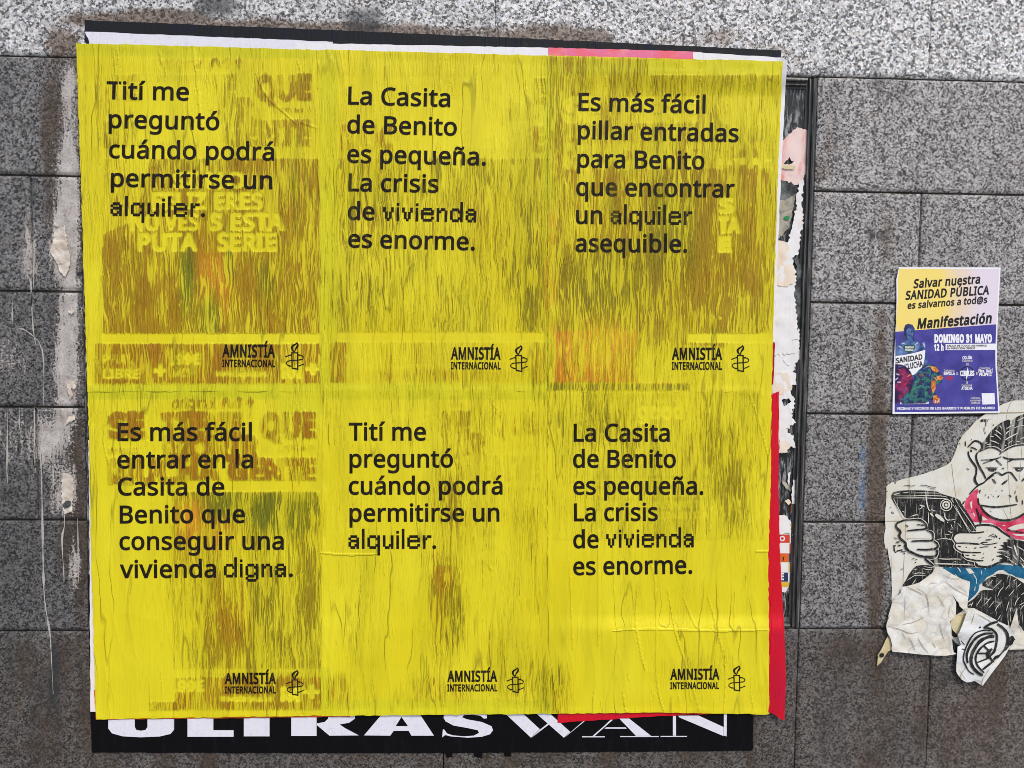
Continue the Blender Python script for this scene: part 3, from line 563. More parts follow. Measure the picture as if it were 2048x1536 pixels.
def mat_yellow():
    n = NT('wet pasted yellow paper')
    s1, s2, crease = paper_waves(n)
    a = n.attr('under'); al = a.outputs['Alpha']
    sv = n.math('ADD', n.math('MULTIPLY', s1, 0.62), n.math('MULTIPLY', s2, 0.38))
    th = n.math('SUBTRACT', 0.70, n.math('MULTIPLY', al, 0.36))
    cp = n.step(-0.02, 0.022, n.math('SUBTRACT', sv, th))
    wob = n.noise(n.vmul(n.pos, (22, 20, 16)), 1, 2, 0.5, out=1)
    rp = n.vadd(n.pos, n.vmul(wob, (0.016, 0.0, 0.0)))
    ra = n.math('ABSOLUTE', n.math('SUBTRACT', n.noise(n.vmul(rp, (125, 20, 5.5)), 1, 1, 0.4), 0.5))
    rb = n.math('ABSOLUTE', n.math('SUBTRACT', n.noise(n.vadd(n.vmul(rp, (230, 20, 9)), (7, 3, 1)), 1, 1, 0.4), 0.5))
    gate = n.noise(n.vmul(n.pos, (22, 20, 7)), 1, 2, 0.5)
    wd = n.math('ADD', 0.028, n.math('ADD', n.math('MULTIPLY', n.math('SUBTRACT', gate, 0.47), 0.30), n.math('MULTIPLY', n.math('SUBTRACT', 0.78, al), 0.085)))
    ca = n.step(-0.006, 0.010, n.math('SUBTRACT', ra, wd)); cb = n.step(-0.008, 0.012, n.math('SUBTRACT', rb, n.math('MULTIPLY', wd, 0.8)))
    c = n.math('MINIMUM', cp, n.math('MULTIPLY', ca, cb))
    ridge = n.math('SUBTRACT', 1.0, n.math('MULTIPLY', n.math('MINIMUM', ra, n.math('MULTIPLY', rb, 1.4)), 11.0), clamp=True)
    vis = n.math('MULTIPLY', c, n.step(0.0, 0.12, al))
    hue = n.noise(n.pos, 4.5, 3, 0.5)
    base = n.mix(n.step(0.3, 0.7, hue), lin(228, 210, 20), lin(236, 222, 36))
    base = n.mix(n.math('MULTIPLY', n.step(0.45, 0.75, n.noise(n.vmul(n.pos, (16, 10, 3)), 1, 3)), 0.7), base, lin(206, 194, 24))
    pat = n.attr('pulp'); base = n.mix(n.math('MULTIPLY', pat.outputs['Alpha'], 0.9), base, pat.outputs['Color'])
    rim_shade = n.math('MULTIPLY', n.math('MULTIPLY', n.step(0.055, 0.02, n.math('ABSOLUTE', n.math('SUBTRACT', n.math('SUBTRACT', ra, wd), 0.03))), n.step(0.2, 0.6, al)), n.noise(n.vmul(n.pos, (90, 30, 16)), 1, 2))  # shaded sides of the paste ridges, put into the colour
    dens = n.math('MULTIPLY', vis, n.math('ADD', 0.52, n.math('MULTIPLY', n.noise(n.vmul(n.pos, (150, 40, 26)), 1, 4, 0.65), 0.75)), clamp=True)
    und = n.mix(n.math('MULTIPLY', n.step(0.42, 0.75, n.noise(n.vmul(n.pos, (240, 40, 20)), 1, 3, 0.6)), 0.55), a.outputs['Color'], n.mix(1.0, a.outputs['Color'], (0.62, 0.6, 0.6), 'MULTIPLY'))
    soft = n.math('MULTIPLY', n.step(0.12, 0.95, al), n.math('ADD', 0.10, n.math('MULTIPLY', n.noise(n.vmul(n.pos, (50, 20, 8)), 1, 3, 0.6), 0.36)), clamp=True)
    base = n.mix(soft, base, a.outputs['Color'])
    col = n.mix(dens, base, und)
    col = n.mix(n.math('MULTIPLY', rim_shade, 0.55), col, n.mix(1.0, col, (0.5, 0.47, 0.4), 'MULTIPLY'))
    col = n.mix(n.math('MULTIPLY', crease, 0.6), col, lin(140, 128, 16))  # fold shade and show-through darken the crease lines in the colour
    speck = n.voro(n.pos, 55, 'Distance')
    col = n.mix(n.math('MULTIPLY', n.step(0.045, 0.02, speck), n.step(0.62, 0.7, n.noise(n.pos, 14, 1))), col, lin(70, 60, 20))
    lift = n.math('ADD', 0.07, n.math('MULTIPLY', n.step(0.12, 0.6, al), 0.85))
    h = n.math('ADD', n.math('MULTIPLY', ridge, n.math('MULTIPLY', lift, 0.85)), n.math('MULTIPLY', s1, n.math('ADD', 0.16, n.math('MULTIPLY', al, 0.5))))
    h = n.math('ADD', h, n.math('MULTIPLY', crease, 0.9))
    fold = n.attr('fold'); h = n.math('ADD', h, n.math('MULTIPLY', n.sep(fold.outputs['Color'])[0], 0.9))
    nm = n.bump(h, 0.0017, 0.8)
    return n.done(col, n.math('ADD', 0.42, n.math('MULTIPLY', hue, 0.18)), nm, 0.32)

def mat_ink(name, c, rough=0.42, wear=0.0, wearc=(0.6, 0.55, 0.1), spec=0.3):
    n = NT(name)
    s1, s2, crease = paper_waves(n)
    k = n.noise(n.pos, 70, 3)
    col = n.mix(n.step(0.35, 0.75, k), c, tuple(min(1, v * 1.5 + 0.004) for v in c))
    if wear:
        f = n.step(0.66 - wear * 0.2, 0.74, n.math('ADD', n.math('MULTIPLY', n.noise(n.pos, 420, 3, 0.7), 0.55), n.math('MULTIPLY', n.noise(n.pos, 60, 2), 0.45)))
        col = n.mix(f, col, wearc)
        col = n.mix(n.math('MULTIPLY', n.step(0.58, 0.68, s2), wear), col, wearc)
        col = n.mix(n.math('MULTIPLY', crease, 0.5), col, wearc)
    h = n.math('ADD', n.math('MULTIPLY', s1, 0.55), crease)
    return n.done(col, rough, n.bump(h, 0.0009, 0.6), spec)

def mat_paper(name, c, dirt=(0.3, 0.27, 0.22), amount=0.25, rough=0.6, stretch=(60, 30, 14), bump=0.0010, spec=0.25, c2=None):
    n = NT(name)
    s1, s2, crease = paper_waves(n)
    blot = n.noise(n.vmul(n.pos, stretch), 1, 4, 0.62)
    col = c if c2 is None else n.mix(n.step(0.35, 0.65, n.noise(n.pos, 26, 3)), c, c2)
    col = n.mix(n.math('MULTIPLY', n.step(0.48, 0.8, blot), amount), col, dirt)
    h = n.math('ADD', n.math('MULTIPLY', s1, 0.6), n.math('ADD', n.math('MULTIPLY', crease, 0.6), n.math('MULTIPLY', n.noise(n.pos, 130, 3), 0.3)))
    return n.done(col, rough, n.bump(h, bump, 0.6), spec)

def mat_crumple(name, c, c2, grey=(0.42, 0.42, 0.41)):
    n = NT(name)
    w = n.vadd(n.pos, n.vmul(n.noise(n.pos, 20, 2, out=1), (0.03, 0.03, 0.03)))
    r1 = n.math('ABSOLUTE', n.math('SUBTRACT', n.noise(w, 15, 2), 0.5)); r2 = n.math('ABSOLUTE', n.math('SUBTRACT', n.noise(w, 44, 2), 0.5))
    col = n.mix(n.step(0.35, 0.65, n.noise(n.pos, 28, 4, 0.65)), c, c2)
    col = n.mix(n.math('MULTIPLY', n.step(0.03, 0.0, r1), 0.4), col, grey)
    col = n.mix(n.math('MULTIPLY', n.step(0.55, 0.75, n.noise(n.pos, 160, 4, 0.7)), 0.4), col, grey)
    h = n.math('ADD', n.math('MULTIPLY', r1, 3.0), n.math('MULTIPLY', r2, 0.6))
    return n.done(col, 0.55, n.bump(h, 0.004, 0.5), 0.3)

def mat_print(name, stops, scale=7.0, rough=0.45, vec=None):
    n = NT(name)
    f = n.noise(n.pos, scale, 3, 0.55)
    return n.done(n.ramp(f, stops), rough, n.bump(n.noise(n.pos, 40, 2), 0.0008, 0.4), 0.3)

def mat_board():
    n = NT('pasted over black board')
    s = n.noise(n.vmul(n.pos, (170, 60, 34)), 1, 4, 0.68, dist=0.6)
    k = n.noise(n.pos, 9, 3)
    f = n.math('MULTIPLY', n.step(0.46, 0.64, s), n.step(0.34, 0.52, k))
    col = n.mix(f, (0.012, 0.013, 0.014), (0.33, 0.34, 0.35))
    return n.done(col, 0.4, n.bump(s, 0.0015, 0.6), 0.45)

def mat_metal():
    n = NT('weathered dark frame metal')
    s = n.noise(n.vmul(n.pos, (300, 80, 14)), 1, 4, 0.65)
    col = n.mix(n.step(0.45, 0.75, s), (0.045, 0.043, 0.041), (0.24, 0.23, 0.215))
    col = n.mix(n.step(0.7, 0.78, n.noise(n.vmul(n.pos, (200, 80, 60)), 1, 3, 0.7)), col, (0.5, 0.49, 0.47))
    return n.done(col, 0.45, n.bump(s, 0.001, 0.5), 0.5)

M = {}
M['granite'] = mat_granite('speckled granite', 300, 0.08, 1.05)
M['granite_pale'] = mat_granite('pale speckled granite', 235, 0.09, 0.95)
M['mortar'] = mat_paper('dark joint mortar', (0.055, 0.047, 0.04), (0.13, 0.11, 0.09), 0.6, 0.9)
M['yellow'] = mat_yellow()
M['ink'] = mat_ink('dark print on yellow', lin(28, 22, 18), 0.5, 0.2, lin(110, 98, 26), 0.14)
M['black_sheet'] = mat_paper('black poster paper', (0.004, 0.004, 0.005), (0.012, 0.013, 0.02), 0.5, 0.5, bump=0.0012, spec=0.1)
M['black_faded'] = mat_paper('faded black poster paper', (0.018, 0.019, 0.021), (0.012, 0.016, 0.05), 0.8, 0.5, (30, 20, 40), bump=0.0022, spec=0.14)
M['white_print'] = mat_paper('greyish white print', lin(232, 230, 240), lin(190, 188, 200), 0.45, 0.5, (120, 40, 90))
M['white_sheet'] = mat_paper('white poster margin', lin(240, 238, 242), lin(200, 196, 205), 0.4, 0.55)
M['pinkish_sheet'] = mat_paper('white sheet with pink bleed', lin(244, 236, 236), lin(238, 170, 165), 0.5, 0.55, (22, 10, 9))
M['red_sheet'] = mat_paper('red poster paper', lin(214, 18, 40), lin(176, 15, 66), 0.6, 0.45, (9, 6, 7), bump=0.0028)
M['darkred_sheet'] = mat_paper('dark red poster paper', lin(176, 22, 44), lin(120, 20, 30), 0.5, 0.5)
M['pink_sheet'] = mat_paper('pink washed print', lin(243, 110, 125), lin(246, 190, 150), 0.75, 0.5, (24, 9, 30), c2=lin(236, 120, 160))
M['orange_edge'] = mat_paper('orange paper edge', lin(220, 95, 30), lin(200, 60, 20), 0.5)
M['cream'] = mat_paper('aged cream paper', lin(222, 217, 202), lin(200, 184, 146), 0.7, 0.65, (24, 20, 18), c2=lin(230, 228, 220))
M['crease'] = mat_paper('tan paper crease', lin(168, 156, 136), lin(120, 108, 96), 0.6)  # tan-dark colour for strokes drawn along the crease lines
M['crumple'] = mat_crumple('crumpled paper back', lin(236, 234, 228), lin(222, 214, 196))
M['crumple_blue'] = mat_crumple('crumpled white paper', lin(236, 238, 240), lin(226, 224, 214), (0.55, 0.56, 0.58))
M['tan_paper'] = mat_crumple('yellowed paper fold', lin(226, 212, 170), lin(206, 186, 140))
M['lino'] = mat_ink('black block print ink', (0.012, 0.012, 0.012), 0.5, 0.55, lin(225, 222, 212))
M['lino_solid'] = mat_ink('solid black print ink', (0.012, 0.012, 0.012), 0.5, 0.12, lin(200, 198, 190))
M['relief'] = mat_paper('unprinted paper lines', lin(224, 219, 206), lin(200, 195, 180), 0.3)
M['scarf'] = mat_print('brushed crimson wash', [(0.3, lin(186, 36, 72)), (0.5, lin(216, 66, 100)), (0.68, lin(232, 120, 146))], 34)
M['teal'] = mat_print('brushed teal wash', [(0.3, lin(14, 72, 104)), (0.52, lin(26, 100, 136)), (0.72, lin(60, 130, 158))], 40)
M['board'] = mat_board()
M['metal'] = mat_metal()
M['drip'] = mat_paper('dried white drip', lin(186, 181, 174), lin(96, 92, 88), 1.0, 0.7, (420, 420, 260))
M['flake'] = mat_crumple('peeling cream paint', lin(232, 224, 212), lin(200, 184, 168))
M['scrap_white'] = mat_paper('torn white paper', lin(238, 235, 234), lin(226, 206, 186), 0.7, 0.7, (30, 20, 16))
M['scrap_cream'] = mat_paper('torn cream paper', lin(238, 222, 204), lin(236, 200, 150), 0.8, 0.7, (36, 20, 20))
M['scrap_pink'] = mat_paper('torn pink paper', lin(240, 214, 208), lin(226, 130, 118), 0.85, 0.65, (46, 20, 16))
M['scrap_grey'] = mat_crumple('torn grey paper', lin(120, 122, 122), lin(40, 42, 44), (0.02, 0.02, 0.02))
M['scrap_khaki'] = mat_crumple('stained khaki paper', lin(186, 178, 158), lin(120, 116, 110), (0.1, 0.1, 0.1))
M['pavement'] = mat_paper('pavement concrete', (0.26, 0.25, 0.24), (0.16, 0.15, 0.14), 0.6, 0.85, (6, 6, 6))

# ------------------------------------------------------------------ pavement
pv = MB(); pv.add([(-30, -60, 0), (30, -60, 0), (30, 0.3, 0), (-30, 0.3, 0)], [(0, 1, 2, 3)])
tag(pv.build('pavement', M['pavement']), kind='structure')

# ------------------------------------------------------------------ granite wall
dirt = Map(-120, -60, 2180, 1600, 4)       # r brown grime and tint, g white residue, b soot plus hole and flap shade
paint = Map(1690, 840, 1760, 1080, 4, 2.0)
def blob(ch, cx, cy, rx, ry, a, p=2.0):
    q = np.exp(-(np.abs((dirt.X - cx) / rx) ** p + np.abs((dirt.Y - cy) / ry) ** p))
    dirt.d[..., ch] = np.clip(dirt.d[..., ch] + a * q, 0, 1)
BR, WH, DK = 0, 1, 2
for x in range(150, 1580, 30):              # rust band on the lintel above the pasted sheets
    y = 44 + (x - 170) * 0.0436
    blob(BR, x, y - 6 + rng.uniform(-4, 4), 26, 13 + rng.uniform(0, 10), 0.45 if x < 900 else 0.3 if x < 1230 else 0.16)
for cx, cy, rx, ry, a in [(125, 85, 34, 34, .7), (350, 32, 60, 16, .5), (300, 28, 40, 14, .3), (690, 62, 50, 12, .5), (840, 66, 60, 12, .5), (1095, 62, 80, 16, .6), (1190, 74, 30, 10, .5),
        (1440, 66, 50, 18, .35), (1590, 122, 30, 34, .3), (105, 230, 26, 110, .7), (100, 420, 14, 90, .45), (160, 420, 8, 120, .5), (105, 640, 12, 80, .3), (95, 290, 14, 40, .35), (150, 170, 12, 70, .4), (150, 930, 18, 110, .8), (140, 1090, 32, 70, .6),
        (163, 1150, 14, 140, .5), (165, 500, 8, 130, .4), (158, 720, 9, 90, .35),
        (1762, 680, 17, 110, .45), (1753, 950, 20, 120, .95), (1750, 1150, 20, 110, .85), (1758, 820, 18, 50, .5), (1665, 290, 34, 100, .3), (1775, 470, 20, 80, .4), (1845, 1000, 14, 40, .3),
        (1872, 900, 8, 60, .3), (1705, 1150, 14, 90, .2), (1770, 250, 14, 60, .2), (1640, 350, 10, 40, .3), (2030, 300, 30, 60, .2)]:
    blob(BR, cx, cy, rx, ry, a)
blob(BR, 1024, 1420, 1700, 150, 0.26, 6)  # broad brown tint over the whole bottom course
for k in range(70):
    x = rng.uniform(-60, 2120); blob(BR, x, rng.uniform(1270, 1540), rng.uniform(8, 40), rng.uniform(30, 110), rng.uniform(0.1, 0.35))
for k in range(46):                          # vertical soot runs
    x = rng.choice([rng.uniform(-60, 120), rng.uniform(1640, 2120)]); blob(DK, x, rng.uniform(1250, 1480), rng.uniform(4, 14), rng.uniform(30, 110), rng.uniform(0.08, 0.25))
for k in range(60):
    x = rng.choice([rng.uniform(-60, 150), rng.uniform(1640, 2120)]); blob(DK, x, rng.uniform(150, 1250), rng.uniform(6, 26), rng.uniform(16, 90), rng.uniform(0.05, 0.22))
for cx, cy, rx, ry, a, p in [(432, 4, 42, 32, .85, 5), (727, 44, 38, 28, .8, 5), (1757, 185, 6, 26, .6, 3), (1760, 160, 18, 8, .5, 2), (1802, 185, 26, 22, .35, 2), (1750, 265, 5, 22, .5, 2), (1752, 140, 8, 14, .35, 2),  # first two: lintel holes, their inner darkness painted as flat patches
        (1742, 470, 6, 18, .8, 3), (1764, 472, 13, 11, .7, 2), (1743, 520, 5, 18, .5, 2), (1975, 474, 11, 9, .5, 3), (1674, 278, 7, 9, .5, 2), (1730, 299, 3, 3, .6, 2), (1875, 300, 3, 3, .5, 2),
        (108, 1340, 8, 70, .5, 2), (165, 1380, 6, 34, .3, 2), (100, 1400, 6, 60, .3, 2), (8, 190, 8, 30, .3, 2), (85, 1375, 20, 30, .3, 2), (250, 1500, 60, 14, .3, 2), (1800, 1480, 50, 40, .25, 2), (1890, 1350, 30, 30, .5, 2)]:  # last one: shadow beside the peeling wheel flap, painted onto the stone
    blob(DK, cx, cy, rx, ry, a, p)
for cx, cy, rx, ry, a in [(138, 320, 14, 34, .62), (134, 440, 18, 90, .78), (120, 500, 16, 46, .6), (138, 640, 14, 50, .6), (128, 740, 16, 60, .55), (140, 760, 12, 60, .4), (120, 860, 16, 46, .42), (138, 980, 14, 38, .62),
        (150, 1135, 9, 46, .6), (60, 520, 14, 40, .38), (85, 880, 16, 44, .45), (20, 720, 30, 40, .3), (135, 210, 12, 60, .45), (30, 880, 40, 60, .26), (70, 300, 40, 60, .12), (140, 160, 12, 30, .4), (143, 560, 10, 260, .34), (130, 680, 14, 220, .2), (100, 900, 16, 60, .2), (60, 480, 10, 60, .3), (110, 1000, 14, 50, .3),
        (1637, 220, 3, 26, .45), (1630, 480, 6, 90, .42), (1622, 760, 4, 200, .4), (1612, 1060, 4, 150, .42), (1604, 1230, 6, 30, .5), (2010, 1410, 4, 4, .6), (1918, 1414, 4, 4, .7)]:
    blob(WH, cx, cy, rx * (1.35 if cx < 300 else 1), ry * 1.1, a * (1.6 if cx < 300 else 1))
q = np.exp(-(((paint.X - 1725 + (paint.Y - 960) * 0.02) / 5) ** 2)) * sstep(880, 910, paint.Y) * sstep(1060, 1010, paint.Y)
paint.d[..., :3] = lin(70, 120, 165); paint.d[..., 3] = np.clip(q, 0, 1) * 0.6

ZJ = [v * CAM_D / 1.62 + CAM_Z for v in (0.5622, 0.3250, 0.0907, -0.1473, -0.3832, -0.6196)]
XL = float(P(166, 660)[0]); XR = float(P(1619, 660)[0])
wall = empty('granite_wall', (0.1, 0.02, 0), 'street wall clad in speckled grey granite slabs, pale along the top and darker and brown below', 'wall')
SV, SF, ST, SD, SP = [], [], [], [], []
def slab(store, x0, x1, z0, z1, tone, contrast=1.0, warm=0.0, gap=0.0022, step=0.0034):
    vis = x1 > -1.05 and x0 < 1.28 and z1 > 0.55 and z0 < 2.28
    st = step if vis else 0.04
    x0 += gap; x1 -= gap; z0 += gap; z1 -= gap
    def line(a, b):
        n = max(int((b - a) / st), 3)
        m = np.linspace(a + 0.004, b - 0.004, n)
        return np.concatenate([[a, a, a + 0.0012], m, [b - 0.0012, b, b]])
    xs = line(x0, x1); zs = line(z0, z1)
    X, Z = np.meshgrid(xs, zs, indexing='ij')
    chip = 0.002 * vnoise(X * 130, Z * 130, 3) + 0.003 * np.clip(vnoise(X * 28, Z * 28, 8) - 0.62, 0, 1) * 4
    e = np.minimum(np.minimum(X - x0, x1 - X), np.minimum(Z - z0, z1 - Z))
    Y = 0.0028 * (1 - sstep(0, 0.0016, e - chip * 1.1)) + 0.0005 * (vnoise(X * 7, Z * 7, 4) - 0.5)
    ii, jj = np.meshgrid(np.arange(len(xs)), np.arange(len(zs)), indexing='ij')
    Y[(ii == 0) | (ii == len(xs) - 1) | (jj == 0) | (jj == len(zs) - 1)] = 0.022
    v = np.stack([X, Y, Z], -1).reshape(-1, 3)
    b = sum(len(a) for a in store['v'])
    store['f'].append(grid_faces(len(xs), len(zs)) + b)
    store['v'].append(v)
    n = len(v)
    tt = np.zeros((n, 4)); tt[:, 0] = tone; tt[:, 1] = contrast; tt[:, 2] = warm; tt[:, 3] = 1
    px, py = to_px(v[:, 0], v[:, 2], 0.0)
    dd = dirt.sample(px, py); pp = paint.sample(px, py)
    out = (px < 1692) | (px > 1756) | (py < 845) | (py > 1075); pp[out, 3] = 0
    store['t'].append(tt); store['d'].append(dd); store['p'].append(pp)
def new(): return dict(v=[], f=[], t=[], d=[], p=[])
def finish(store, name, mat='granite'):
    return mesh(name, np.concatenate(store['v']), np.concatenate(store['f']), M[mat], wall, True,
                {'tone': np.concatenate(store['t']), 'dirt': np.concatenate(store['d']), 'paint': np.concatenate(store['p'])})
XP = lambda px, py: float(P(px, py)[0])
lint = new()
xs = [-1.9, XP(-210, 60), XP(990, 60), XP(1862, 60), 2.0]
for a, b, t in zip(xs, xs[1:], (.42, .43, .50, .52)):
    slab(lint, a, b, ZJ[0] + 0.001, ZJ[0] + 0.46, t, 1.0, 0.0, 0.0006 if a > -1.8 else 0.001)
finish(lint, 'lintel_course', 'granite_pale')
clad = new()
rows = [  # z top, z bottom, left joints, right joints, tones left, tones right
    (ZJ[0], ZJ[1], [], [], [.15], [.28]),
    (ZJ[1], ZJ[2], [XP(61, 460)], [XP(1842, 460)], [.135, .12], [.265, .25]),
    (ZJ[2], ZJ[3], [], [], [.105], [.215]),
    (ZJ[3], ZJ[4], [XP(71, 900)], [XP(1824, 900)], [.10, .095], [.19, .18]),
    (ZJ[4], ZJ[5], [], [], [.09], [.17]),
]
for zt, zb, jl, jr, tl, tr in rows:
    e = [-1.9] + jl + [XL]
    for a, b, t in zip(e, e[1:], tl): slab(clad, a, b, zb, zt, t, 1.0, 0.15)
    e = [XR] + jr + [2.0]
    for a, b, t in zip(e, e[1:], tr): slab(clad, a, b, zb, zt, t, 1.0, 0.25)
zb = ZJ[5]
cols6 = [-1.9, XP(-400, 1400), XP(887, 1450), XP(1594, 1400), XP(1857, 1440), 2.0]
for a, b, t in zip(cols6, cols6[1:], (.088, .088, .09, .105, .13)): slab(clad, a, b, zb - 0.33, zb, t, 0.95, 0.6, 0.001)
for k in range(2):
    z1 = zb - 0.33 - k * 0.28
    for a in np.arange(-1.9, 2.0, 0.78): slab(clad, a, a + 0.78, z1 - 0.28, z1, .12, 0.8, 0.7)
z1 = ZJ[0] + 0.46
for k in range(3):
    for a in np.arange(-1.9 - 0.35 * (k % 2), 2.0, 0.78): slab(clad, a, a + 0.78, z1 + k * 0.3, z1 + (k + 1) * 0.3, .4, 0.9, 0.0)
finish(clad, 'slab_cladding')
mb = MB()
mb.box(-2.4, 2.3, 0.019, 0.30, 0.0, 3.5)
mb.build('joint_mortar', M['mortar'], wall)
for zz, xa, xb in [(ZJ[0], -1.2, XL), (ZJ[0], XR, 1.4), (ZJ[1], -1.2, XL), (ZJ[1], XR, 1.4), (ZJ[2], -1.2, XL), (ZJ[2], XR, 1.4), (ZJ[3], -1.2, XL), (ZJ[3], XR, 1.4), (ZJ[4], -1.2, XL), (ZJ[4], XR, 1.4), (ZJ[5], -1.2, 1.4)]:
    n = int((xb - xa) / 0.006); xx = np.linspace(xa, xb, n)
    up = 0.0035 + 0.002 * (vnoise(xx * 40, xx * 0 + zz * 31, 6) - 0.5); dn = 0.0028 + 0.002 * (vnoise(xx * 50, xx * 0 + zz * 17, 7) - 0.5)
    y = 0.0035 + 0.006 * vnoise(xx * 22, xx * 0 + zz * 13, 8)
    v = np.concatenate([np.stack([xx, y, zz + up], 1), np.stack([xx, y, zz - dn], 1)])
    mesh('joint_filler', v, [(i, i + 1, n + i + 1, n + i) for i in range(n - 1)], M['mortar'], wall)
# white drips down the left slabs
R7 = lambda pts: [(x * .3254, 450 + y * .3254) for x, y in pts]
R8 = lambda pts: [(x * .414, 900 + y * .414) for x, y in pts]
for pts, w in [(R7([(168, 130), (166, 300), (188, 345), (195, 500), (205, 650), (222, 740)]), 2.6), (R7([(212, 130), (205, 390)]), 2.4), (R7([(105, 640), (160, 650), (260, 770), (268, 1110)]), 2.4),
        (R7([(345, 740), (355, 950), (365, 1110)]), 2.6), (R7([(75, 440), (75, 610)]), 2.0), (R7([(122, 1120), (118, 1220), (130, 1295)]), 2.0), (R7([(210, 1120), (212, 1300), (205, 1490)]), 3.0),
        (R7([(370, 1250), (375, 1420)]), 2.2), (R7([(45, 1150), (45, 1530)]), 2.6), (R7([(195, 410), (194, 510)]), 3.0), (R7([(408, 420), (410, 500)]), 3.0), (R7([(270, 1390), (330, 1470), (345, 1530)]), 3.0),
        (R8([(195, 0), (200, 120), (205, 340), (208, 520), (215, 720), (240, 880), (248, 1000), (257, 1180)]), 3.2), (R8([(255, 0), (258, 195)]), 2.6), (R8([(295, 100), (312, 340), (300, 430), (310, 630)]), 2.6),
        (R8([(375, 330), (380, 640)]), 2.6), (R8([(165, 0), (162, 85)]), 2.4), (R8([(250, 60), (275, 105), (292, 110)]), 3.0), (R8([(292, 0), (294, 30)]), 2.0), (R8([(30, 0), (36, 160)]), 2.4)]:
    mb = MB(); stroke(mb, pts, w * 1.05, 0.0005, taper=0.7, jit=1.3)
    mb.build('paint_drip', M['drip'], wall)
def ragged(pts, amp=2.0, sub=5, seed=0):
    r = np.random.default_rng(seed); out = []
    n = len(pts)
    for i in range(n):
        a = np.array(pts[i], float); b = np.array(pts[(i + 1) % n], float); L = np.linalg.norm(b - a)
        k = max(1, int(L / sub))
        nn = np.array([-(b - a)[1], (b - a)[0]]) / (L + 1e-6)
        for j in range(k):
            t = j / k; out.append(tuple(a + (b - a) * t + nn * amp * (r.random() - 0.5) * (2 if j else 0.6)))
    return out
# paper and paint still peeling off the left edge
pieces = [(R7([(335, 40), (400, 0), (412, 100), (432, 220), (428, 270), (402, 318), (370, 290), (342, 220), (308, 165), (325, 90)]), 'largest cream paint flake peeling off the left stone edge beside the yellow posters'),
          (R7([(415, 530), (440, 505), (458, 525), (440, 550)]), 'small pinkish flake lifting from the left stone edge below the large cream flake'),
          (R7([(412, 970), (440, 955), (468, 985), (455, 1010), (436, 1000), (448, 1050), (430, 1075), (415, 1030)]), 'hooked cream flake on the left stone edge above the fourth joint'),
          (R7([(420, 1180), (455, 1165), (462, 1195), (425, 1210), (400, 1225)]), 'flat cream flake on the left stone edge just under the fourth joint'),
          (R8([(300, 265), (318, 245), (345, 250), (338, 275), (322, 280), (310, 284)]), 'dark little scrap stuck on the pale patch of the left stone edge'),
          (R7([(330, -20), (362, -5), (356, 12), (336, 2)]), 'thin curled flake above the large cream flake on the left stone edge'),
          (R8([(300, 110), (350, 120), (358, 170), (345, 300), (310, 310), (296, 220)]), 'long pale paper patch left on the stone edge above the fifth joint')]
for i, (pts, lab) in enumerate(pieces):
    mb = MB(); flat(mb, [ragged(pts, 1.6, 4, i)], 0.0022 if i != 6 else 0.0012, fn=lambda x, z: -0.0022 * vnoise(x * 140, z * 140, 3), step=0.004)
    o = mb.build('paint_flake', M['scrap_grey'] if i == 4 else M['flake']); tag(o, lab, 'peeling flake', 'flakes peeling off the left stone edge')

# ------------------------------------------------------------------ recessed notice board
bx0, bx1, bz0, bz1 = XL + 0.001, XR - 0.001, ZJ[5] + 0.004, ZJ[0] - 0.004
board = empty('notice_board', ((bx0 + bx1) / 2, 0.018, bz0), 'black recessed board in a dark metal frame, mostly hidden behind the posters', 'notice board')
mb = MB(); mb.box(bx0 + 0.004, bx1 - 0.004, 0.0125, 0.0185, bz0 + 0.004, bz1 - 0.004); mb.build('backing_panel', M['board'], board)
def frame_bar(prof, a, b, horiz):
    """prof: list of (offset across, y)"""
    n = len(prof); v = []; f = []
    for t in (a, b):
        for o_, y in prof: v.append((t, y, o_) if horiz else (o_, y, t))
    f = [(i, (i + 1) % n, n + (i + 1) % n, n + i) for i in range(n)] + [tuple(range(n)), tuple(range(2 * n - 1, n - 1, -1))]
    mb = MB(); mb.add(v, f); return mb
def prof(e, s):   # e outer edge, s direction inwards
    return [(e, 0.018), (e, 0.001), (e + s * .004, -0.0005), (e + s * .0065, 0.001), (e + s * .0075, 0.006), (e + s * .0105, 0.0065), (e + s * .0115, 0.003), (e + s * .0135, 0.003), (e + s * .0145, 0.0095), (e + s * .0185, 0.0105), (e + s * .0185, 0.0122)]
frame_bar(prof(bx1, -1), bz0, bz1, False).build('frame_bar', M['metal'], board)
frame_bar(prof(bx0, 1), bz0, bz1, False).build('frame_bar', M['board'], board)  # left bar coloured black to stand for the shadowed gap beside the stone
frame_bar(prof(bz1, -1), bx0 + 0.0187, bx1 - 0.0187, True).build('frame_bar', M['metal'], board)
frame_bar(prof(bz0, 1), bx0 + 0.0187, bx1 - 0.0187, True).build('frame_bar', M['metal'], board)

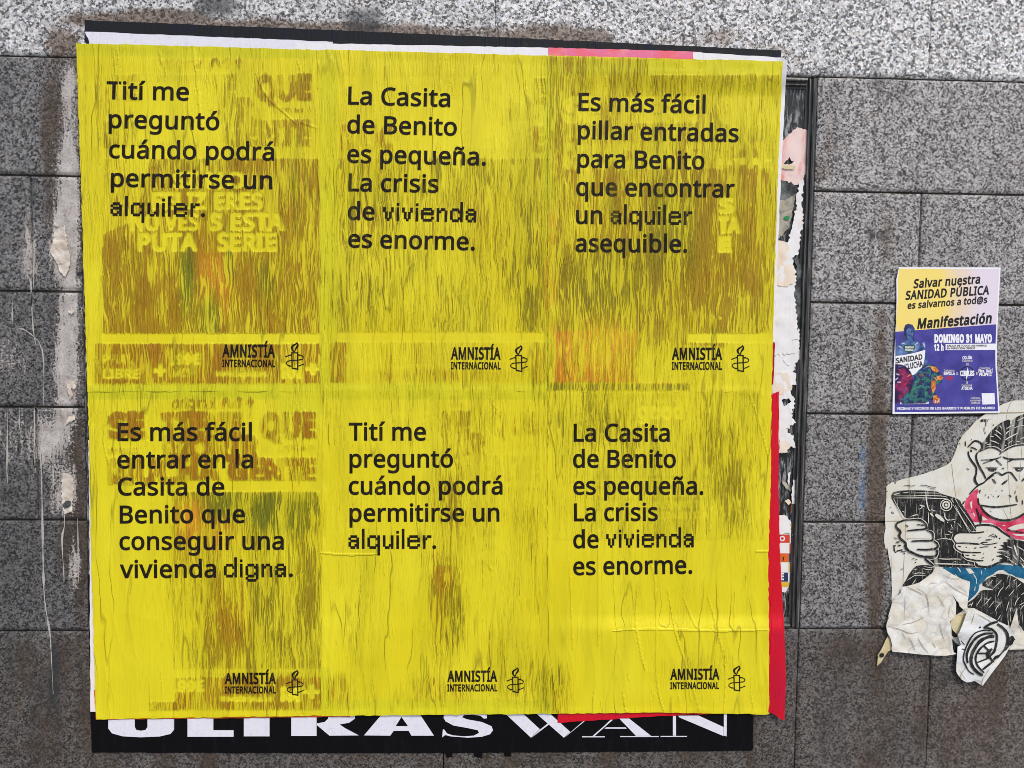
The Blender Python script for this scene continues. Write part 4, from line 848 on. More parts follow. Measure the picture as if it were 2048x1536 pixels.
# torn remains on the board, right of the posters
A4 = lambda pts: [(1500 + x * .3906, 100 + y * .3906) for x, y in pts]
A5 = lambda pts: [(1500 + x * .4228, 650 + y * .4228) for x, y in pts]
def scrap(pts, depth, mat, lab, seed, amp=2.4, cat='torn paper', holes=None, sub=4):
    mb = MB(); loops = [ragged(pts, amp, sub, seed)]
    for k, h in enumerate(holes or []): loops.append(ragged(h, 1.2, 3, seed + 50 + k))
    flat(mb, loops, -depth, fn=lambda x, z: -0.0016 * vnoise(x * 60, z * 60, seed) - 0.0007 * vnoise(x * 210, z * 210, seed + 1), step=0.005)
    o = mb.build('torn_poster_scrap', mat, smooth=True)
    return tag(o, lab, cat, 'torn remains along the right side of the board')
scrap(A4([(110, 480), (160, 470), (240, 395), (330, 425), (318, 475), (300, 600), (276, 652), (250, 690), (200, 700), (110, 690)]), 0.0095, M['scrap_pink'],
      'pink and white torn poster scrap, topmost on the board beside the yellow posters', 1, 1.6, holes=[A4([(172, 583), (205, 548), (212, 568), (228, 572), (200, 588)])])
scrap(A4([(160, 588), (225, 590), (234, 600), (222, 613), (160, 606)]), 0.0078, M['tan_paper'], 'little brown rolled strip lying across the pink scrap', 2, 0.8)
scrap(A4([(110, 665), (190, 672), (245, 700), (246, 740), (215, 790), (110, 790)]), 0.0088, M['scrap_grey'], 'dark crumpled paper bits directly under the pink scrap', 3, 3.4)
scrap(A4([(110, 762), (180, 770), (238, 732), (216, 840), (200, 910), (150, 965), (110, 960)]), 0.0082, M['scrap_khaki'], 'stained khaki paper strip below the dark crumpled bits', 4, 1.6)
scrap(A4([(276, 640), (268, 720), (272, 905), (254, 960), (250, 1040), (216, 1065), (240, 1180), (226, 1240), (246, 1420), (256, 1540), (200, 1560), (110, 1560), (110, 1200), (180, 1050), (225, 860), (250, 700)]), 0.0074,
      M['scrap_white'], 'tall torn white strip running down the middle of the board edge', 5, 3.0, holes=[A5([(195, 70), (228, 66), (222, 78), (204, 82)]), A5([(150, 150), (172, 168), (190, 190), (168, 184)])])
scrap(A4([(148, 975), (190, 985), (214, 1075), (236, 1188), (184, 1212), (120, 1205), (120, 985)]), 0.0068, M['scrap_cream'], 'cream patch glued over the tall torn white strip', 6, 1.8)
scrap(A4([(172, 855), (190, 848), (207, 855), (196, 870), (180, 868)]), 0.0066, M.setdefault('scrap_green', mat_paper('green paper', lin(40, 140, 80), lin(20, 90, 50), 0.4)), 'tiny green paper fleck on the torn white strip', 7, 0.5)
scrap(A4([(232, 1065), (256, 1068), (262, 1200), (264, 1420), (262, 1530), (248, 1500), (234, 1400), (224, 1250), (238, 1180)]), 0.0098, M['scrap_grey'], 'ragged dark grey paper edge between the white strip and the metal frame', 8, 3.0)
scrap(A5([(90, 20), (232, 15), (242, 150), (206, 200), (219, 270), (190, 312), (216, 372), (192, 420), (219, 462), (166, 492), (207, 522), (216, 580), (166, 572), (182, 602), (90, 612)]), 0.0084,
      M['scrap_white'], 'long jagged white scrap beside the upper end of the red poster', 9, 4.0, holes=[A5([(150, 230), (166, 234), (160, 248), (148, 244)]), A5([(150, 355), (185, 345), (196, 362), (160, 385)])])
scrap(A5([(90, 230), (180, 225), (200, 300), (150, 330), (90, 320)]), 0.0076, M['scrap_cream'], 'pale cream patch on the long jagged white scrap', 10, 2.0)
scrap(A5([(138, 540), (190, 560), (178, 602), (138, 606)]), 0.0078, M['scrap_cream'], 'short cream tatter at the lower end of the jagged white scrap', 11, 2.4)
scrap(A5([(150, 735), (168, 742), (190, 775), (196, 790), (176, 778), (158, 756)]), 0.0102, M['scrap_khaki'], 'thin curled grey strip across the bare black board', 12, 1.0)
scrap(A5([(204, 730), (216, 735), (212, 845), (197, 845), (198, 780)]), 0.0098, M['scrap_white'], 'narrow white sliver above the coloured square pattern', 13, 1.4)
scrap(A5([(180, 700), (192, 694), (190, 712), (186, 770), (178, 740)]), 0.0102, M['scrap_white'], 'tiny white hook shaped tatter above the curled grey strip', 14, 0.8)
scrap(A5([(164, 832), (182, 822), (195, 840), (182, 852)]), 0.0095, M['scrap_cream'], 'small cream triangle just above the coloured square pattern', 15, 0.5)
scrap(A5([(120, 905), (165, 900), (192, 925), (192, 985), (120, 992)]), 0.0096, M['scrap_white'], 'rounded white paper patch over the top of the coloured square pattern', 16, 1.6)
# scrap printed with coloured squares
chk = empty('torn_poster_scrap', (float(P(1570, 1185)[0]), 0.0112, float(P(1570, 1185)[1])), 'torn strip printed with orange, navy, yellow and white squares beside the red poster', 'torn paper', 'torn remains along the right side of the board')
sq = {k: mat_paper('printed ' + k, lin(*c), lin(*[int(v * .8) for v in c]), 0.4, 0.5) for k, c in dict(orange=(226, 106, 44), navy=(44, 56, 92), yellow=(232, 184, 62), white=(232, 230, 232), red=(222, 72, 52)).items()}
mb = MB(); flat(mb, [ragged(A5([(120, 985), (190, 960), (198, 846), (213, 846), (208, 985), (198, 1215), (186, 1218), (184, 1240), (166, 1266), (150, 1262), (140, 1240), (120, 1240)]), 1.2, 4, 4)], -0.0112, step=0.008); mb.build('paper', M['scrap_white'], chk)
groups = {}
for c, (x0, y0, x1, y1) in [('orange', (196, 848, 212, 890)), ('navy', (194, 891, 210, 936)), ('yellow', (191, 938, 209, 985)), ('red', (187, 1033, 205, 1079)), ('navy', (185, 1080, 203, 1123)), ('yellow', (183, 1125, 200, 1169)),
        ('red', (120, 992, 188, 1030)), ('orange', (120, 1080, 184, 1122)), ('navy', (120, 1171, 180, 1214)), ('yellow', (124, 1216, 184, 1239))]:
    groups.setdefault(c, []).append(A5(rect(x0, y0, x1, y1)))
for c, ls in groups.items():
    for l in ls:
        mb = MB(); flat(mb, [l], -0.0109); mb.build('printed_square', sq[c], chk)
mb = MB(); flat(mb, [A5(disc(153, 1010, 13, 18)), A5(disc(153, 1010, 7, 14))], -0.0107); put_text(mb, 'E', A5([(147, 1205)])[0], A5([(161, 1205)])[0], 13, -0.0107, bold=40); mb.build('white_lettering', M['white_sheet'], chk)
mb = MB(); put_text(mb, ',', A5([(154, 1105)])[0], A5([(162, 1105)])[0], 14, -0.0107, bold=60); mb.build('dark_lettering', M['lino_solid'], chk)

# ------------------------------------------------------------------ sheets pasted under the yellow posters
def edge_at(poly, t):
    p = np.array(poly, float); L = np.concatenate([[0], np.cumsum(np.linalg.norm(np.diff(p, axis=0), axis=1))]); L /= L[-1]
    return np.stack([np.interp(t, L, p[:, 0]), np.interp(t, L, p[:, 1])], -1)

def sheet(name, left, right, depth, mat, parent=None, k=0.35, step=7.0, curl=None, attrs=None, jit=0.7, seed=0, sag=None):
    """Paper between a left and a right edge (photo px, top to bottom), following the relief of the stack."""
    lw = max(np.linalg.norm(np.array(right[0]) - np.array(left[0])), np.linalg.norm(np.array(right[-1]) - np.array(left[-1])))
    lh = abs(left[-1][1] - left[0][1])
    nu = max(int(lw / step), 4); nv = max(int(lh / step), 3)
    u = np.linspace(0, 1, nu); v = np.linspace(0, 1, nv)
    Lp = edge_at(left, v); Rp = edge_at(right, v)
    Lp[:, 0] += jit * (vnoise(Lp[:, 1] / 9, Lp[:, 1] * 0, seed + 1) - 0.5) * 2; Rp[:, 0] += jit * (vnoise(Rp[:, 1] / 9, Rp[:, 1] * 0, seed + 2) - 0.5) * 2
    px = Lp[None, :, 0] * (1 - u[:, None]) + Rp[None, :, 0] * u[:, None]
    py = Lp[None, :, 1] * (1 - u[:, None]) + Rp[None, :, 1] * u[:, None]
    je = jit * (vnoise(px / 11, px * 0, seed + 3) - 0.5) * 2
    vv = np.broadcast_to(v, px.shape)
    py = py + je * ((vv < 1e-6) | (vv > 1 - 1e-6))
    if sag is not None: py = py + sag(np.broadcast_to(u[:, None], px.shape), vv)
    x, z = P(px, py, -depth)
    r = relief(x, z)
    sink = sinking(x, z)
    y = -depth + sink + (r - sink) * k
    if curl is not None: y = y - curl(np.broadcast_to(u[:, None], px.shape), vv, px, py)
    q = off_wall(np.stack([x.ravel(), z.ravel()], 1), -depth, y.ravel())
    V = np.stack([q[:, 0], y.ravel(), q[:, 1]], -1)
    at = {n_: f(px.ravel(), py.ravel()) for n_, f in (attrs or {}).items()}
    f = grid_faces(nu, nv)
    a, b, c = V[f[0][0]], V[f[0][1]], V[f[0][2]]
    if np.cross(b - a, c - b)[1] > 0: f = f[:, ::-1]
    return mesh(name, V, f, mat, parent, True, at)

# big black poster whose lower edge shows the lettering
p = P(np.array([845.]), np.array([1503.]))
bp = empty('black_poster', (float(p[0][0]), -0.0005, float(p[1][0])), 'black poster with huge white serif lettering showing below the yellow posters', 'poster')
sheet('paper', [(176, 1150), (181, 1423), (183.4, 1505)], [(1510, 1150), (1507, 1432), (1505.5, 1501)], 0.0012, M['black_sheet'], bp, seed=1, sag=lambda u, v: 3.0 * np.sin(u * 3.1) * v)
Z4 = lambda pts: [(150 + x * .2734, 1120 + y * .2734) for x, y in pts]
Z5 = lambda pts: [(600 + x * .2734, 1120 + y * .2734) for x, y in pts]
Z6 = lambda pts: [(1080 + x * .2734, 1120 + y * .2734) for x, y in pts]
UW = [
 [Z4([(243, 1080), (437, 1080), (437, 1220), (448, 1242), (480, 1249), (515, 1244), (530, 1222), (530, 1080), (725, 1080), (725, 1240), (700, 1272), (620, 1291), (480, 1297), (350, 1290), (270, 1268), (243, 1232)])],
 [Z4([(823, 1080), (1012, 1080), (1012, 1245), (1160, 1245), (1160, 1293), (823, 1293)])], [Z4([(1235, 1080), (1423, 1080), (1423, 1290), (1235, 1290)])],
 [Z4([(1582, 1080), (1767, 1080), (1767, 1287), (1582, 1287)])],
 [Z5([(195, 1080), (400, 1080), (402, 1160), (360, 1190), (290, 1203), (330, 1230), (430, 1283), (215, 1285), (124, 1208), (124, 1195), (180, 1185), (207, 1160)])],
 [Z5([(468, 1283), (640, 1080), (845, 1080), (980, 1285), (815, 1285), (795, 1250), (685, 1250), (660, 1285)]), Z5([(742, 1148), (700, 1215), (790, 1215)])],
 [Z5([(1040, 1298), (1045, 1240), (1055, 1240), (1075, 1268), (1120, 1283), (1200, 1290), (1270, 1285), (1310, 1265), (1300, 1245), (1230, 1230), (1120, 1210), (1065, 1180), (1050, 1155), (1062, 1080), (1370, 1080), (1367, 1158), (1345, 1160), (1320, 1140), (1260, 1130), (1200, 1135), (1185, 1150), (1220, 1165), (1330, 1185), (1400, 1215), (1412, 1245), (1390, 1275), (1330, 1293), (1230, 1300), (1100, 1290), (1062, 1280)])],
 [Z5([(1455, 1080), (1585, 1080), (1755, 1238), (1690, 1300)])], [Z5([(1757, 1240), (1815, 1193), (1820, 1204), (1695, 1299)])], [Z5([(1680, 1080), (1780, 1080), (1978, 1258), (1930, 1300)])],
 [Z6([(226, 1258), (340, 1158), (350, 1160), (180, 1299)])],
 [Z6([(385, 1287), (470, 1213), (520, 1165), (532, 1170), (478, 1218), (400, 1287)])], [Z6([(308, 1289), (475, 1289), (475, 1297), (308, 1297)])], [Z6([(484, 1224), (624, 1224), (636, 1234), (472, 1234)])],
 [Z6([(570, 1150), (640, 1150), (812, 1286), (702, 1286)])], [Z6([(587, 1288), (868, 1288), (868, 1295), (587, 1295)])],
 [Z6([(972, 1140), (995, 1140), (995, 1285), (972, 1285)])], [Z6([(882, 1287), (1075, 1287), (1075, 1294), (882, 1294)])], [Z6([(1010, 1138), (1160, 1138), (1343, 1222), (1343, 1288), (1020, 1152)])], [Z6([(1345, 1120), (1367, 1120), (1365, 1291), (1345, 1283)])],
]
mb = MB()
for k_, lp in enumerate(UW): flat(mb, lp, 0.0022 + k_ * 0.00001, step=0.02)
mb.build('lettering', M['white_print'], bp)
for k_, pts in enumerate([Z5([(1065, 1395), (1120, 1395), (1118, 1442), (1068, 1445)]), Z5([(1268, 1395), (1335, 1395), (1337, 1448), (1272, 1440)]), Z5([(1490, 1395), (1548, 1395), (1545, 1436), (1492, 1434)])]):
    mb = MB(); flat(mb, [ragged(pts, 1.0, 4, k_)], 0.0009); mb.build('torn_tab', M['black_sheet'], bp)

o = sheet('black_poster', [(169, 40.5), (170, 220)], [(1562.5, 101), (1560, 240)], 0.0012, M['black_faded'], seed=2, sag=lambda u, v: -2.0 * np.sin(u * 3.1) * (1 - v))
tag(o, 'faded black poster whose top edge shows as a long strip above the yellow posters', 'poster')
def plain(left, right, depth, mat, lab, seed, **kw):
    o = sheet('pasted_sheet', left, right, depth, M[mat], seed=seed, **kw)
    return tag(o, lab, 'poster', 'older sheets showing at the edges of the yellow posters')
plain([(169.5, 63), (171, 68), (178, 79), (183, 160)], [(665.5, 83.5), (664, 200)], 0.0016, 'white_print', 'greyish white sheet edge under the black strip at the upper left', 3)
plain([(152, 84), (166, 84.5), (168, 200)], [(172, 86), (172, 200)], 0.0015, 'white_sheet', 'tiny white paper corner at the upper left corner of the yellow posters', 4)
plain([(590, 85.5), (592, 200)], [(1098, 95.5), (1096, 210)], 0.0021, 'white_sheet', 'white margin of a sheet above the middle yellow poster', 5)
plain([(1096, 95), (1097, 200)], [(1402, 103.5), (1398, 210)], 0.0024, 'pink_sheet', 'pink washed sheet edge above the upper right yellow poster', 6)
o = plain([(1386, 104), (1390, 240), (1430, 684)], [(1574.5, 116), (1567, 250), (1560, 400), (1554, 550), (1550, 684)], 0.0027, 'white_sheet', 'white margin folded over at the corner right of the upper right yellow poster', 7,
      curl=lambda u, v, px, py: 0.006 * sstep(0.9, 1.0, u) * sstep(0.12, 0.0, v), sag=lambda u, v: 6 * sstep(.97, 1, u) * sstep(.05, 0, v))
plain([(1500, 682), (1500, 770)], [(1550, 685), (1547, 768)], 0.0022, 'darkred_sheet', 'short dark red sheet edge between the white margin and the red poster', 8)
plain([(176.5, 880), (178.5, 1000), (179.5, 1200), (181, 1423)], [(260, 880), (260, 1424)], 0.0016, 'pinkish_sheet', 'white sheet edge with pink bleed along the lower left yellow poster', 9)
plain([(188, 1380), (192, 1439.5)], [(700, 1380), (700, 1433.5)], 0.0024, 'orange_edge', 'thin orange paper edge under the bottom of the lower left yellow poster', 10)
o = sheet('red_poster', [(1115, 1000), (1115.5, 1445.5)], [(1558, 782), (1557, 960), (1560, 1100), (1562.5, 1160), (1569, 1262), (1572, 1370), (1569, 1441)], 0.0028, M['red_sheet'], seed=11, k=0.6,
      sag=lambda u, v: (-16.5 * np.sin(np.clip((u - 0.02) / 0.93, 0, 1) * math.pi / 2) + 16 * sstep(0.93, 1.0, u)) * (v ** 6) + 0 * u,
      curl=lambda u, v, px, py: 0.007 * sstep(0.88, 1, u) * (0.25 + sstep(0.6, 1, v)))
tag(o, 'bright red poster showing as a strip right of and below the yellow posters', 'poster')

# ------------------------------------------------------------------ what shows through the wet yellow paper
G = Map(130, 60, 1600, 1460, 4)                # rgb of the old print seen through, amount
Y0 = lin(160, 142, 16)
G.d[..., :3] = Y0; G.d[..., 3] = 0.31 - 0.13 * sstep(760, 1000, G.Y)
OCH = lin(178, 138, 20); BRN = lin(172, 130, 14); OLV = lin(160, 140, 16); GRN = lin(112, 116, 20); ORG = lin(226, 140, 34); RST = lin(178, 122, 16); DOL = lin(136, 122, 14)
def gp(pts, c, a): G.poly(pts, (*c, a))
def gt(s, p0, p1, cap, c, a, **kw):
    kw.setdefault('bold', 74); G.text(s, p0, p1, cap, (*c, a), **kw)
def soft(pts, c, a, blur=14):
    """patch with a feathered edge"""
    q = np.array(pts, float); cx, cy = q.mean(0); rx, ry = (q[:, 0].max() - q[:, 0].min()) / 2, (q[:, 1].max() - q[:, 1].min()) / 2
    m = np.exp(-(np.abs((G.X - cx) / rx) ** 3 + np.abs((G.Y - cy) / ry) ** 3))[..., None]
    G.d[:] = G.d * (1 - m) + np.array([*c, a]) * m
def title(x0, y0, w, a, row=(1, 1, 1), c=OCH, small=True):
    k = w / 420.0
    X = lambda v: x0 + v * k
    Yv = lambda v: y0 + v * k
    if row[0]:
        for s, b, e in (('SE', 0, 74), ('TIENE', 106, 268), ('QUE', 306, 419)): gt(s, (X(b), Yv(45)), (X(e), Yv(43)), 43 * k, c, a * row[0])
    if row[1]: gt('MORIR', (X(112), Yv(90)), (X(308), Yv(89)), 43 * k, c, a * row[1])
    if row[2]:
        gt('MUCHA', (X(0), Yv(137)), (X(228), Yv(136)), 43 * k, c, a * row[2]); gt('GENTE', (X(240), Yv(136)), (X(419), Yv(135)), 43 * k, c, a * row[2])
    if small:
        gt('UNA SERIE DE', (X(0), Yv(78)), (X(60), Yv(78)), 11 * k, c, a * .8, bold=25); gt('VICTORIA MARTÍN', (X(340), Yv(74)), (X(419), Yv(73)), 11 * k, c, a * .8, bold=25)
def logo(x, y, k, c, a):
    gt('original', (x, y + 22 * k), (x + 86 * k, y + 22 * k), 22 * k, c, a, bold=4)
    for pts, w in [([(100, 22), (104, 6), (112, 6), (118, 18), (128, 4), (136, 4), (132, 22)], 7)]:
        l, r = ribbon_px([(x + px * k, y + py * k) for px, py in pts], w * k, 0.2)
        gp(list(map(tuple, l)) + list(map(tuple, r[::-1])), c, a)
    gt('+', (x + 148 * k, y + 22 * k), (x + 163 * k, y + 22 * k), 26 * k, c, a, bold=50)
def band(x0, y0, x1, y1, c, a): gp(rect(x0, y0, x1, y1), c, a)

# upper left
logo(323, 114, 1.0, OCH, .95)
title(208, 153, 416, .85, (1, 1, .9))
gp([(208, 318), (640, 318), (640, 668), (204, 668)], BRN, .86)
gp([(208, 318), (300, 318), (270, 440), (204, 470)], BRN, .5)
for pts, c, a in [([(395, 500), (460, 500), (455, 620), (400, 630)], ORG, .9), ([(360, 480), (385, 480), (392, 640), (362, 620)], GRN, .9), ([(400, 560), (440, 700), (412, 680)], GRN, .9), ([(405, 610), (436, 610), (436, 664), (415, 660)], GRN, .95), ([(450, 450), (470, 450), (462, 560), (448, 560)], GRN, .8), ([(520, 520), (550, 520), (540, 600), (516, 600)], DOL, .9)]: soft(pts, c, a)
gp([(300, 318), (560, 318), (560, 342), (300, 342)], BRN, .95)
for s, b, e, y, cap in [('SI NO', 345, 492, 374, 28), ('FELIZ ERES', 305, 526, 417, 31), ('NO VES', 262, 398, 459, 32), ('S ESTA', 420, 570, 459, 32), ('PUTA', 276, 396, 500, 33), ('SERIE', 434, 553, 500, 33)]:
    gt(s, (b, y), (e, y), cap, lin(200, 190, 30), .04, bold=46)
band(190, 688, 642, 768, RST, .82); band(205, 668, 640, 687, Y0, .03)
for s, b, e, y, cap, bd in [('P', 205, 219, 727, 18, 10), ('LIBRE', 205, 280, 756, 18, 40), ('PLAN', 222, 262, 727, 18, 6), (',99€', 342, 402, 727, 19, 40), ('MES', 346, 382, 752, 14, 10), ('movistarplus.es', 430, 533, 753, 13, 30), ('+', 308, 334, 754, 26, 70), ('M', 562, 606, 754, 26, 60), ('+', 612, 640, 750, 28, 50)]:
    if '€' in s: s = ',99E'
    gt(s, (b, y), (e, y), cap, lin(214, 204, 40), .03, bold=bd)
# upper middle
title(676, 156, 416, .45, (.5, .4, .5))
gt('E', (1070, 204), (1094, 204), 43, OCH, .6); gt('E', (1066, 300), (1090, 300), 43, OCH, .55); gt('MUC', (680, 296), (790, 297), 43, RST, .55)
gp(rect(676, 318, 1090, 665), OLV, .52); soft(rect(676, 318, 780, 620), DOL, .72); soft(rect(1015, 330, 1090, 665), DOL, .78); soft(rect(700, 420, 780, 560), BRN, .55); soft(rect(850, 380, 1000, 500), BRN, .5)
band(660, 685, 1090, 766, OCH, .34); band(660, 686, 694, 766, RST, .85); soft(rect(720, 735, 1085, 766), RST, .55); soft(rect(1065, 688, 1092, 766), RST, .7); band(676, 666, 1090, 684, Y0, .05)
# upper right
gp([(1100, 112), (1560, 124), (1543, 660), (1098, 782)], lin(168, 136, 26), .62)
gp(rect(1300, 120, 1562, 150), Y0, .1); soft(rect(1440, 150, 1565, 300), lin(176, 164, 24), .35); soft(rect(1100, 280, 1260, 660), BRN, .72); soft(rect(1250, 320, 1540, 640), BRN, .82); soft(rect(1290, 360, 1400, 560), DOL, .85); soft(rect(1100, 480, 1320, 640), DOL, .78); soft(rect(1480, 300, 1535, 560), OCH, .75)
gp(rect(1440, 315, 1545, 330), Y0, .08)
title(1128, 196, 420, .55, (.6, .0, .8), OCH, True)
for s, b, e, y, cap in [('TA', 1437, 1482, 464, 30), ('E', 1437, 1463, 502, 28), ('S', 1437, 1470, 424, 28)]: gt(s, (b, y), (e, y), cap, lin(206, 200, 40), .05)
band(1092, 663, 1275, 766, ORG, .88); band(1092, 400, 1112, 766, ORG, .5); soft(rect(1140, 650, 1260, 740), lin(232, 170, 44), .55); gp(rect(1378, 668, 1545, 686), Y0, .02); gp(rect(1370, 690, 1545, 766), OLV, .3); soft(rect(1260, 690, 1380, 766), OLV, .5)
gt('UNA SERIE', (1390, 694), (1450, 694), 8, RST, .6, bold=40); band(1270, 766, 1378, 768, ORG, .5)
band(1098, 767, 1380, 782, DOL, .75)
# lower left
logo(345, 794, 1.0, RST, 1.0)
title(217, 828, 418, .95, (1, 1, 1), RST); gp([(545, 872), (566, 872), (556, 884)], RST, .8)
gp(rect(344, 984, 642, 1338), OLV, .5); gp(rect(214, 984, 345, 1338), Y0, .16)
soft(rect(380, 975, 610, 1075), GRN, .95); gp(rect(360, 962, 642, 983), Y0, .06); soft(rect(345, 1000, 410, 1090), ORG, .75); soft(rect(400, 1040, 490, 1110), ORG, .7); soft(rect(520, 985, 642, 1080), GRN, .8); soft(rect(600, 1050, 642, 1330), OLV, .7)
soft(rect(340, 1090, 420, 1200), lin(196, 150, 24), .5); soft(rect(400, 1120, 480, 1330), BRN, .74); soft(rect(480, 1100, 560, 1330), DOL, .74); soft(rect(455, 1160, 500, 1310), RST, .8); soft(rect(340, 1130, 400, 1330), OLV, .42)
band(352, 1356, 642, 1420, RST, .62); soft(rect(430, 1345, 640, 1415), BRN, .85); band(230, 1357, 352, 1418, OCH, .2); band(300, 1404, 360, 1422, RST, .6)
for s, b, e, y, cap, bd in [(',99E', 346, 410, 1381, 20, 40), ('movistarplus.es', 440, 545, 1402, 12, 40), ('+', 608, 640, 1398, 30, 60), ('M', 560, 602, 1400, 24, 60)]: gt(s, (b, y), (e, y), cap, lin(214, 204, 40), .03, bold=bd)
# lower middle
title(684, 826, 400, .45, (.5, 0, .5)); gt('NE', (882, 868), (940, 868), 42, OCH, .72); gt('RIR', (886, 911), (974, 911), 40, OCH, .55); gt('QUE', (978, 866), (1083, 866), 40, OCH, .45); gt('GENTE', (916, 955), (1082, 955), 40, OCH, .4); gt('M', (900, 812), (928, 812), 20, OCH, .45)
gp(rect(676, 975, 1088, 1335), Y0, .26); soft(rect(862, 940, 918, 1330), BRN, .82); soft(rect(872, 1100, 905, 1240), RST, .9); soft(rect(1030, 980, 1092, 1200), OLV, .5); soft(rect(840, 1020, 950, 1130), OCH, .42); soft(rect(880, 1180, 930, 1290), DOL, .7); soft(rect(666, 960, 720, 1210), OLV, .36)
for y in (1068, 1098, 1130): gt('UNA SERIE DE VICTORIA', (845, y), (1000, y), 8, DOL, .4, bold=40)
soft(rect(650, 1345, 706, 1420), RST, .72); soft(rect(810, 1345, 950, 1412), RST, .5); soft(rect(1000, 1330, 1110, 1410), OLV, .46)
# lower right
gp(rect(1108, 786, 1530, 1080), OLV, .40); soft(rect(1100, 790, 1280, 900), DOL, .55); soft(rect(1180, 840, 1360, 1010), OLV, .55); soft(rect(1420, 840, 1500, 1080), OLV, .62); soft(rect(1300, 980, 1400, 1080), OLV, .5); soft(rect(1280, 820, 1330, 980), DOL, .6)
gt('good', (1276, 836), (1368, 836), 30, lin(200, 190, 60), .05, bold=30)
for k_, y in enumerate(range(905, 1040, 22)): gt('CARRERAS DE SOLIDARIOS EN', (1180 + 12 * (k_ % 2), y), (1420, y), 13, OLV, .5 - .05 * k_, bold=20) if all(c in GLYPHS for c in 'CARRERAS DE SOLIDARIOS EN') else None
soft(rect(1085, 1325, 1150, 1432), DOL, .62); soft(rect(1110, 1385, 1150, 1432), RST, .6); soft(rect(1300, 1310, 1470, 1370), lin(150, 140, 40), .36); soft(rect(1440, 1310, 1480, 1350), DOL, .4)
# edges of the overlapping sheets
soft(rect(150, 84, 660, 112), lin(170, 170, 24), .3); soft(rect(180, 120, 250, 260), OLV, .42); soft(rect(255, 110, 480, 330), OLV, .22)
rgb_t = G.d[..., :3].copy()
amt = G.d[..., 3]
def box(m):
    p = np.pad(m, ((1, 1), (1, 1)) + ((0, 0),) * (m.ndim - 2), mode='edge')
    return (p[:-2, 1:-1] + p[2:, 1:-1] + p[1:-1, :-2] + p[1:-1, 2:] + 2 * p[1:-1, 1:-1]) / 6
G.d[:] = box(box(G.d)); amt = G.d[..., 3]
amt += 0.22 * (fbm(G.X / 60, G.Y / 260, 44, 3) - 0.42) * (amt < 0.35)
amt *= 0.62 + 0.66 * fbm(G.X / 60, G.Y / 190, 3, 4) + 0.45 * (fbm(G.X / 24, G.Y / 90, 12, 3) - 0.5)
G.d[..., 3] = np.clip(amt, 0, 1)
PU = Map(130, 60, 1600, 1460, 4)               # hue of the paper itself (double layers, clean strips)
LIME = lin(196, 204, 26)
def pu(pts, c, a): PU.poly(pts, (*c, a))
PU.d[..., :3] = LIME
for pts, a in [(rect(640, 100, 676, 782), .38), (rect(1088, 110, 1112, 782), .38), (rect(180, 770, 645, 800), .55), (rect(645, 768, 1095, 800), .4), ([(150, 80), (660, 98), (660, 118), (150, 112)], .4), (rect(1095, 112, 1565, 150), .35), (rect(645, 1400, 1110, 1432), .35), (rect(640, 1335, 662, 1432), .4)]: pu(pts, LIME, a)
pu(rect(560, 780, 645, 830), lin(190, 198, 22), .3)
FO = Map(130, 60, 1600, 1460, 4)
def crease(pts, w, a=1.0):
    l, r = ribbon_px(pts, w, 0.6, 0.4); FO.poly(list(map(tuple, l)) + list(map(tuple, r[::-1])), (a, a, a, 1))
for pts, w in [([(512, 146), (522, 172), (540, 200), (565, 222), (596, 250)], 5), ([(598, 243), (618, 250), (638, 257)], 4), ([(385, 92), (394, 150), (402, 250)], 7), ([(225, 92), (232, 150), (236, 200)], 4), ([(318, 100), (324, 130)], 4), ([(640, 1106), (700, 1110), (762, 1108)], 4), ([(975, 1125), (980, 1136), (988, 1140)], 3),
        ([(1510, 1103), (1538, 1103)], 4), ([(1196, 1040), (1198, 1160), (1196, 1290)], 5), ([(1140, 1120), (1142, 1200), (1146, 1300)], 3), ([(1300, 1120), (1312, 1180), (1314, 1360), (1330, 1428)], 5), ([(1335, 1175), (1350, 1260), (1372, 1330), (1400, 1425)], 4), ([(1365, 1190), (1385, 1240), (1400, 1262)], 4), ([(1275, 1180), (1272, 1250), (1290, 1340)], 4),
        ([(1225, 1262), (1300, 1258), (1420, 1262), (1538, 1260)], 5), ([(1415, 1190), (1432, 1250), (1450, 1330), (1448, 1425)], 4), ([(1470, 1180), (1468, 1260)], 3), ([(1245, 1380), (1252, 1426)], 4), ([(1188, 1380), (1186, 1426)], 4),
        ([(878, 100), (882, 200)], 3), ([(880, 780), (878, 860)], 4), ([(964, 780), (966, 850), (960, 900)], 4), ([(1088, 100), (1085, 150), (1090, 200)], 5), ([(1330, 118), (1328, 150)], 5), ([(1188, 785), (1190, 880), (1196, 960)], 5), ([(1316, 785), (1312, 900), (1310, 1000)], 4), ([(1500, 790), (1520, 850), (1538, 920)], 4), ([(1435, 870), (1425, 960), (1420, 1060)], 4)]: crease(pts, w)
for k_ in range(170):
    x = rng.uniform(170, 1540); y = rng.choice([rng.uniform(90, 160), rng.uniform(160, 1430), rng.uniform(1330, 1430), rng.uniform(785, 850)]); L = rng.uniform(20, 110)
    crease([(x, y), (x + rng.uniform(-5, 5), y + L / 2), (x + rng.uniform(-7, 7), y + L)], rng.uniform(2, 4), rng.uniform(.25, .8))

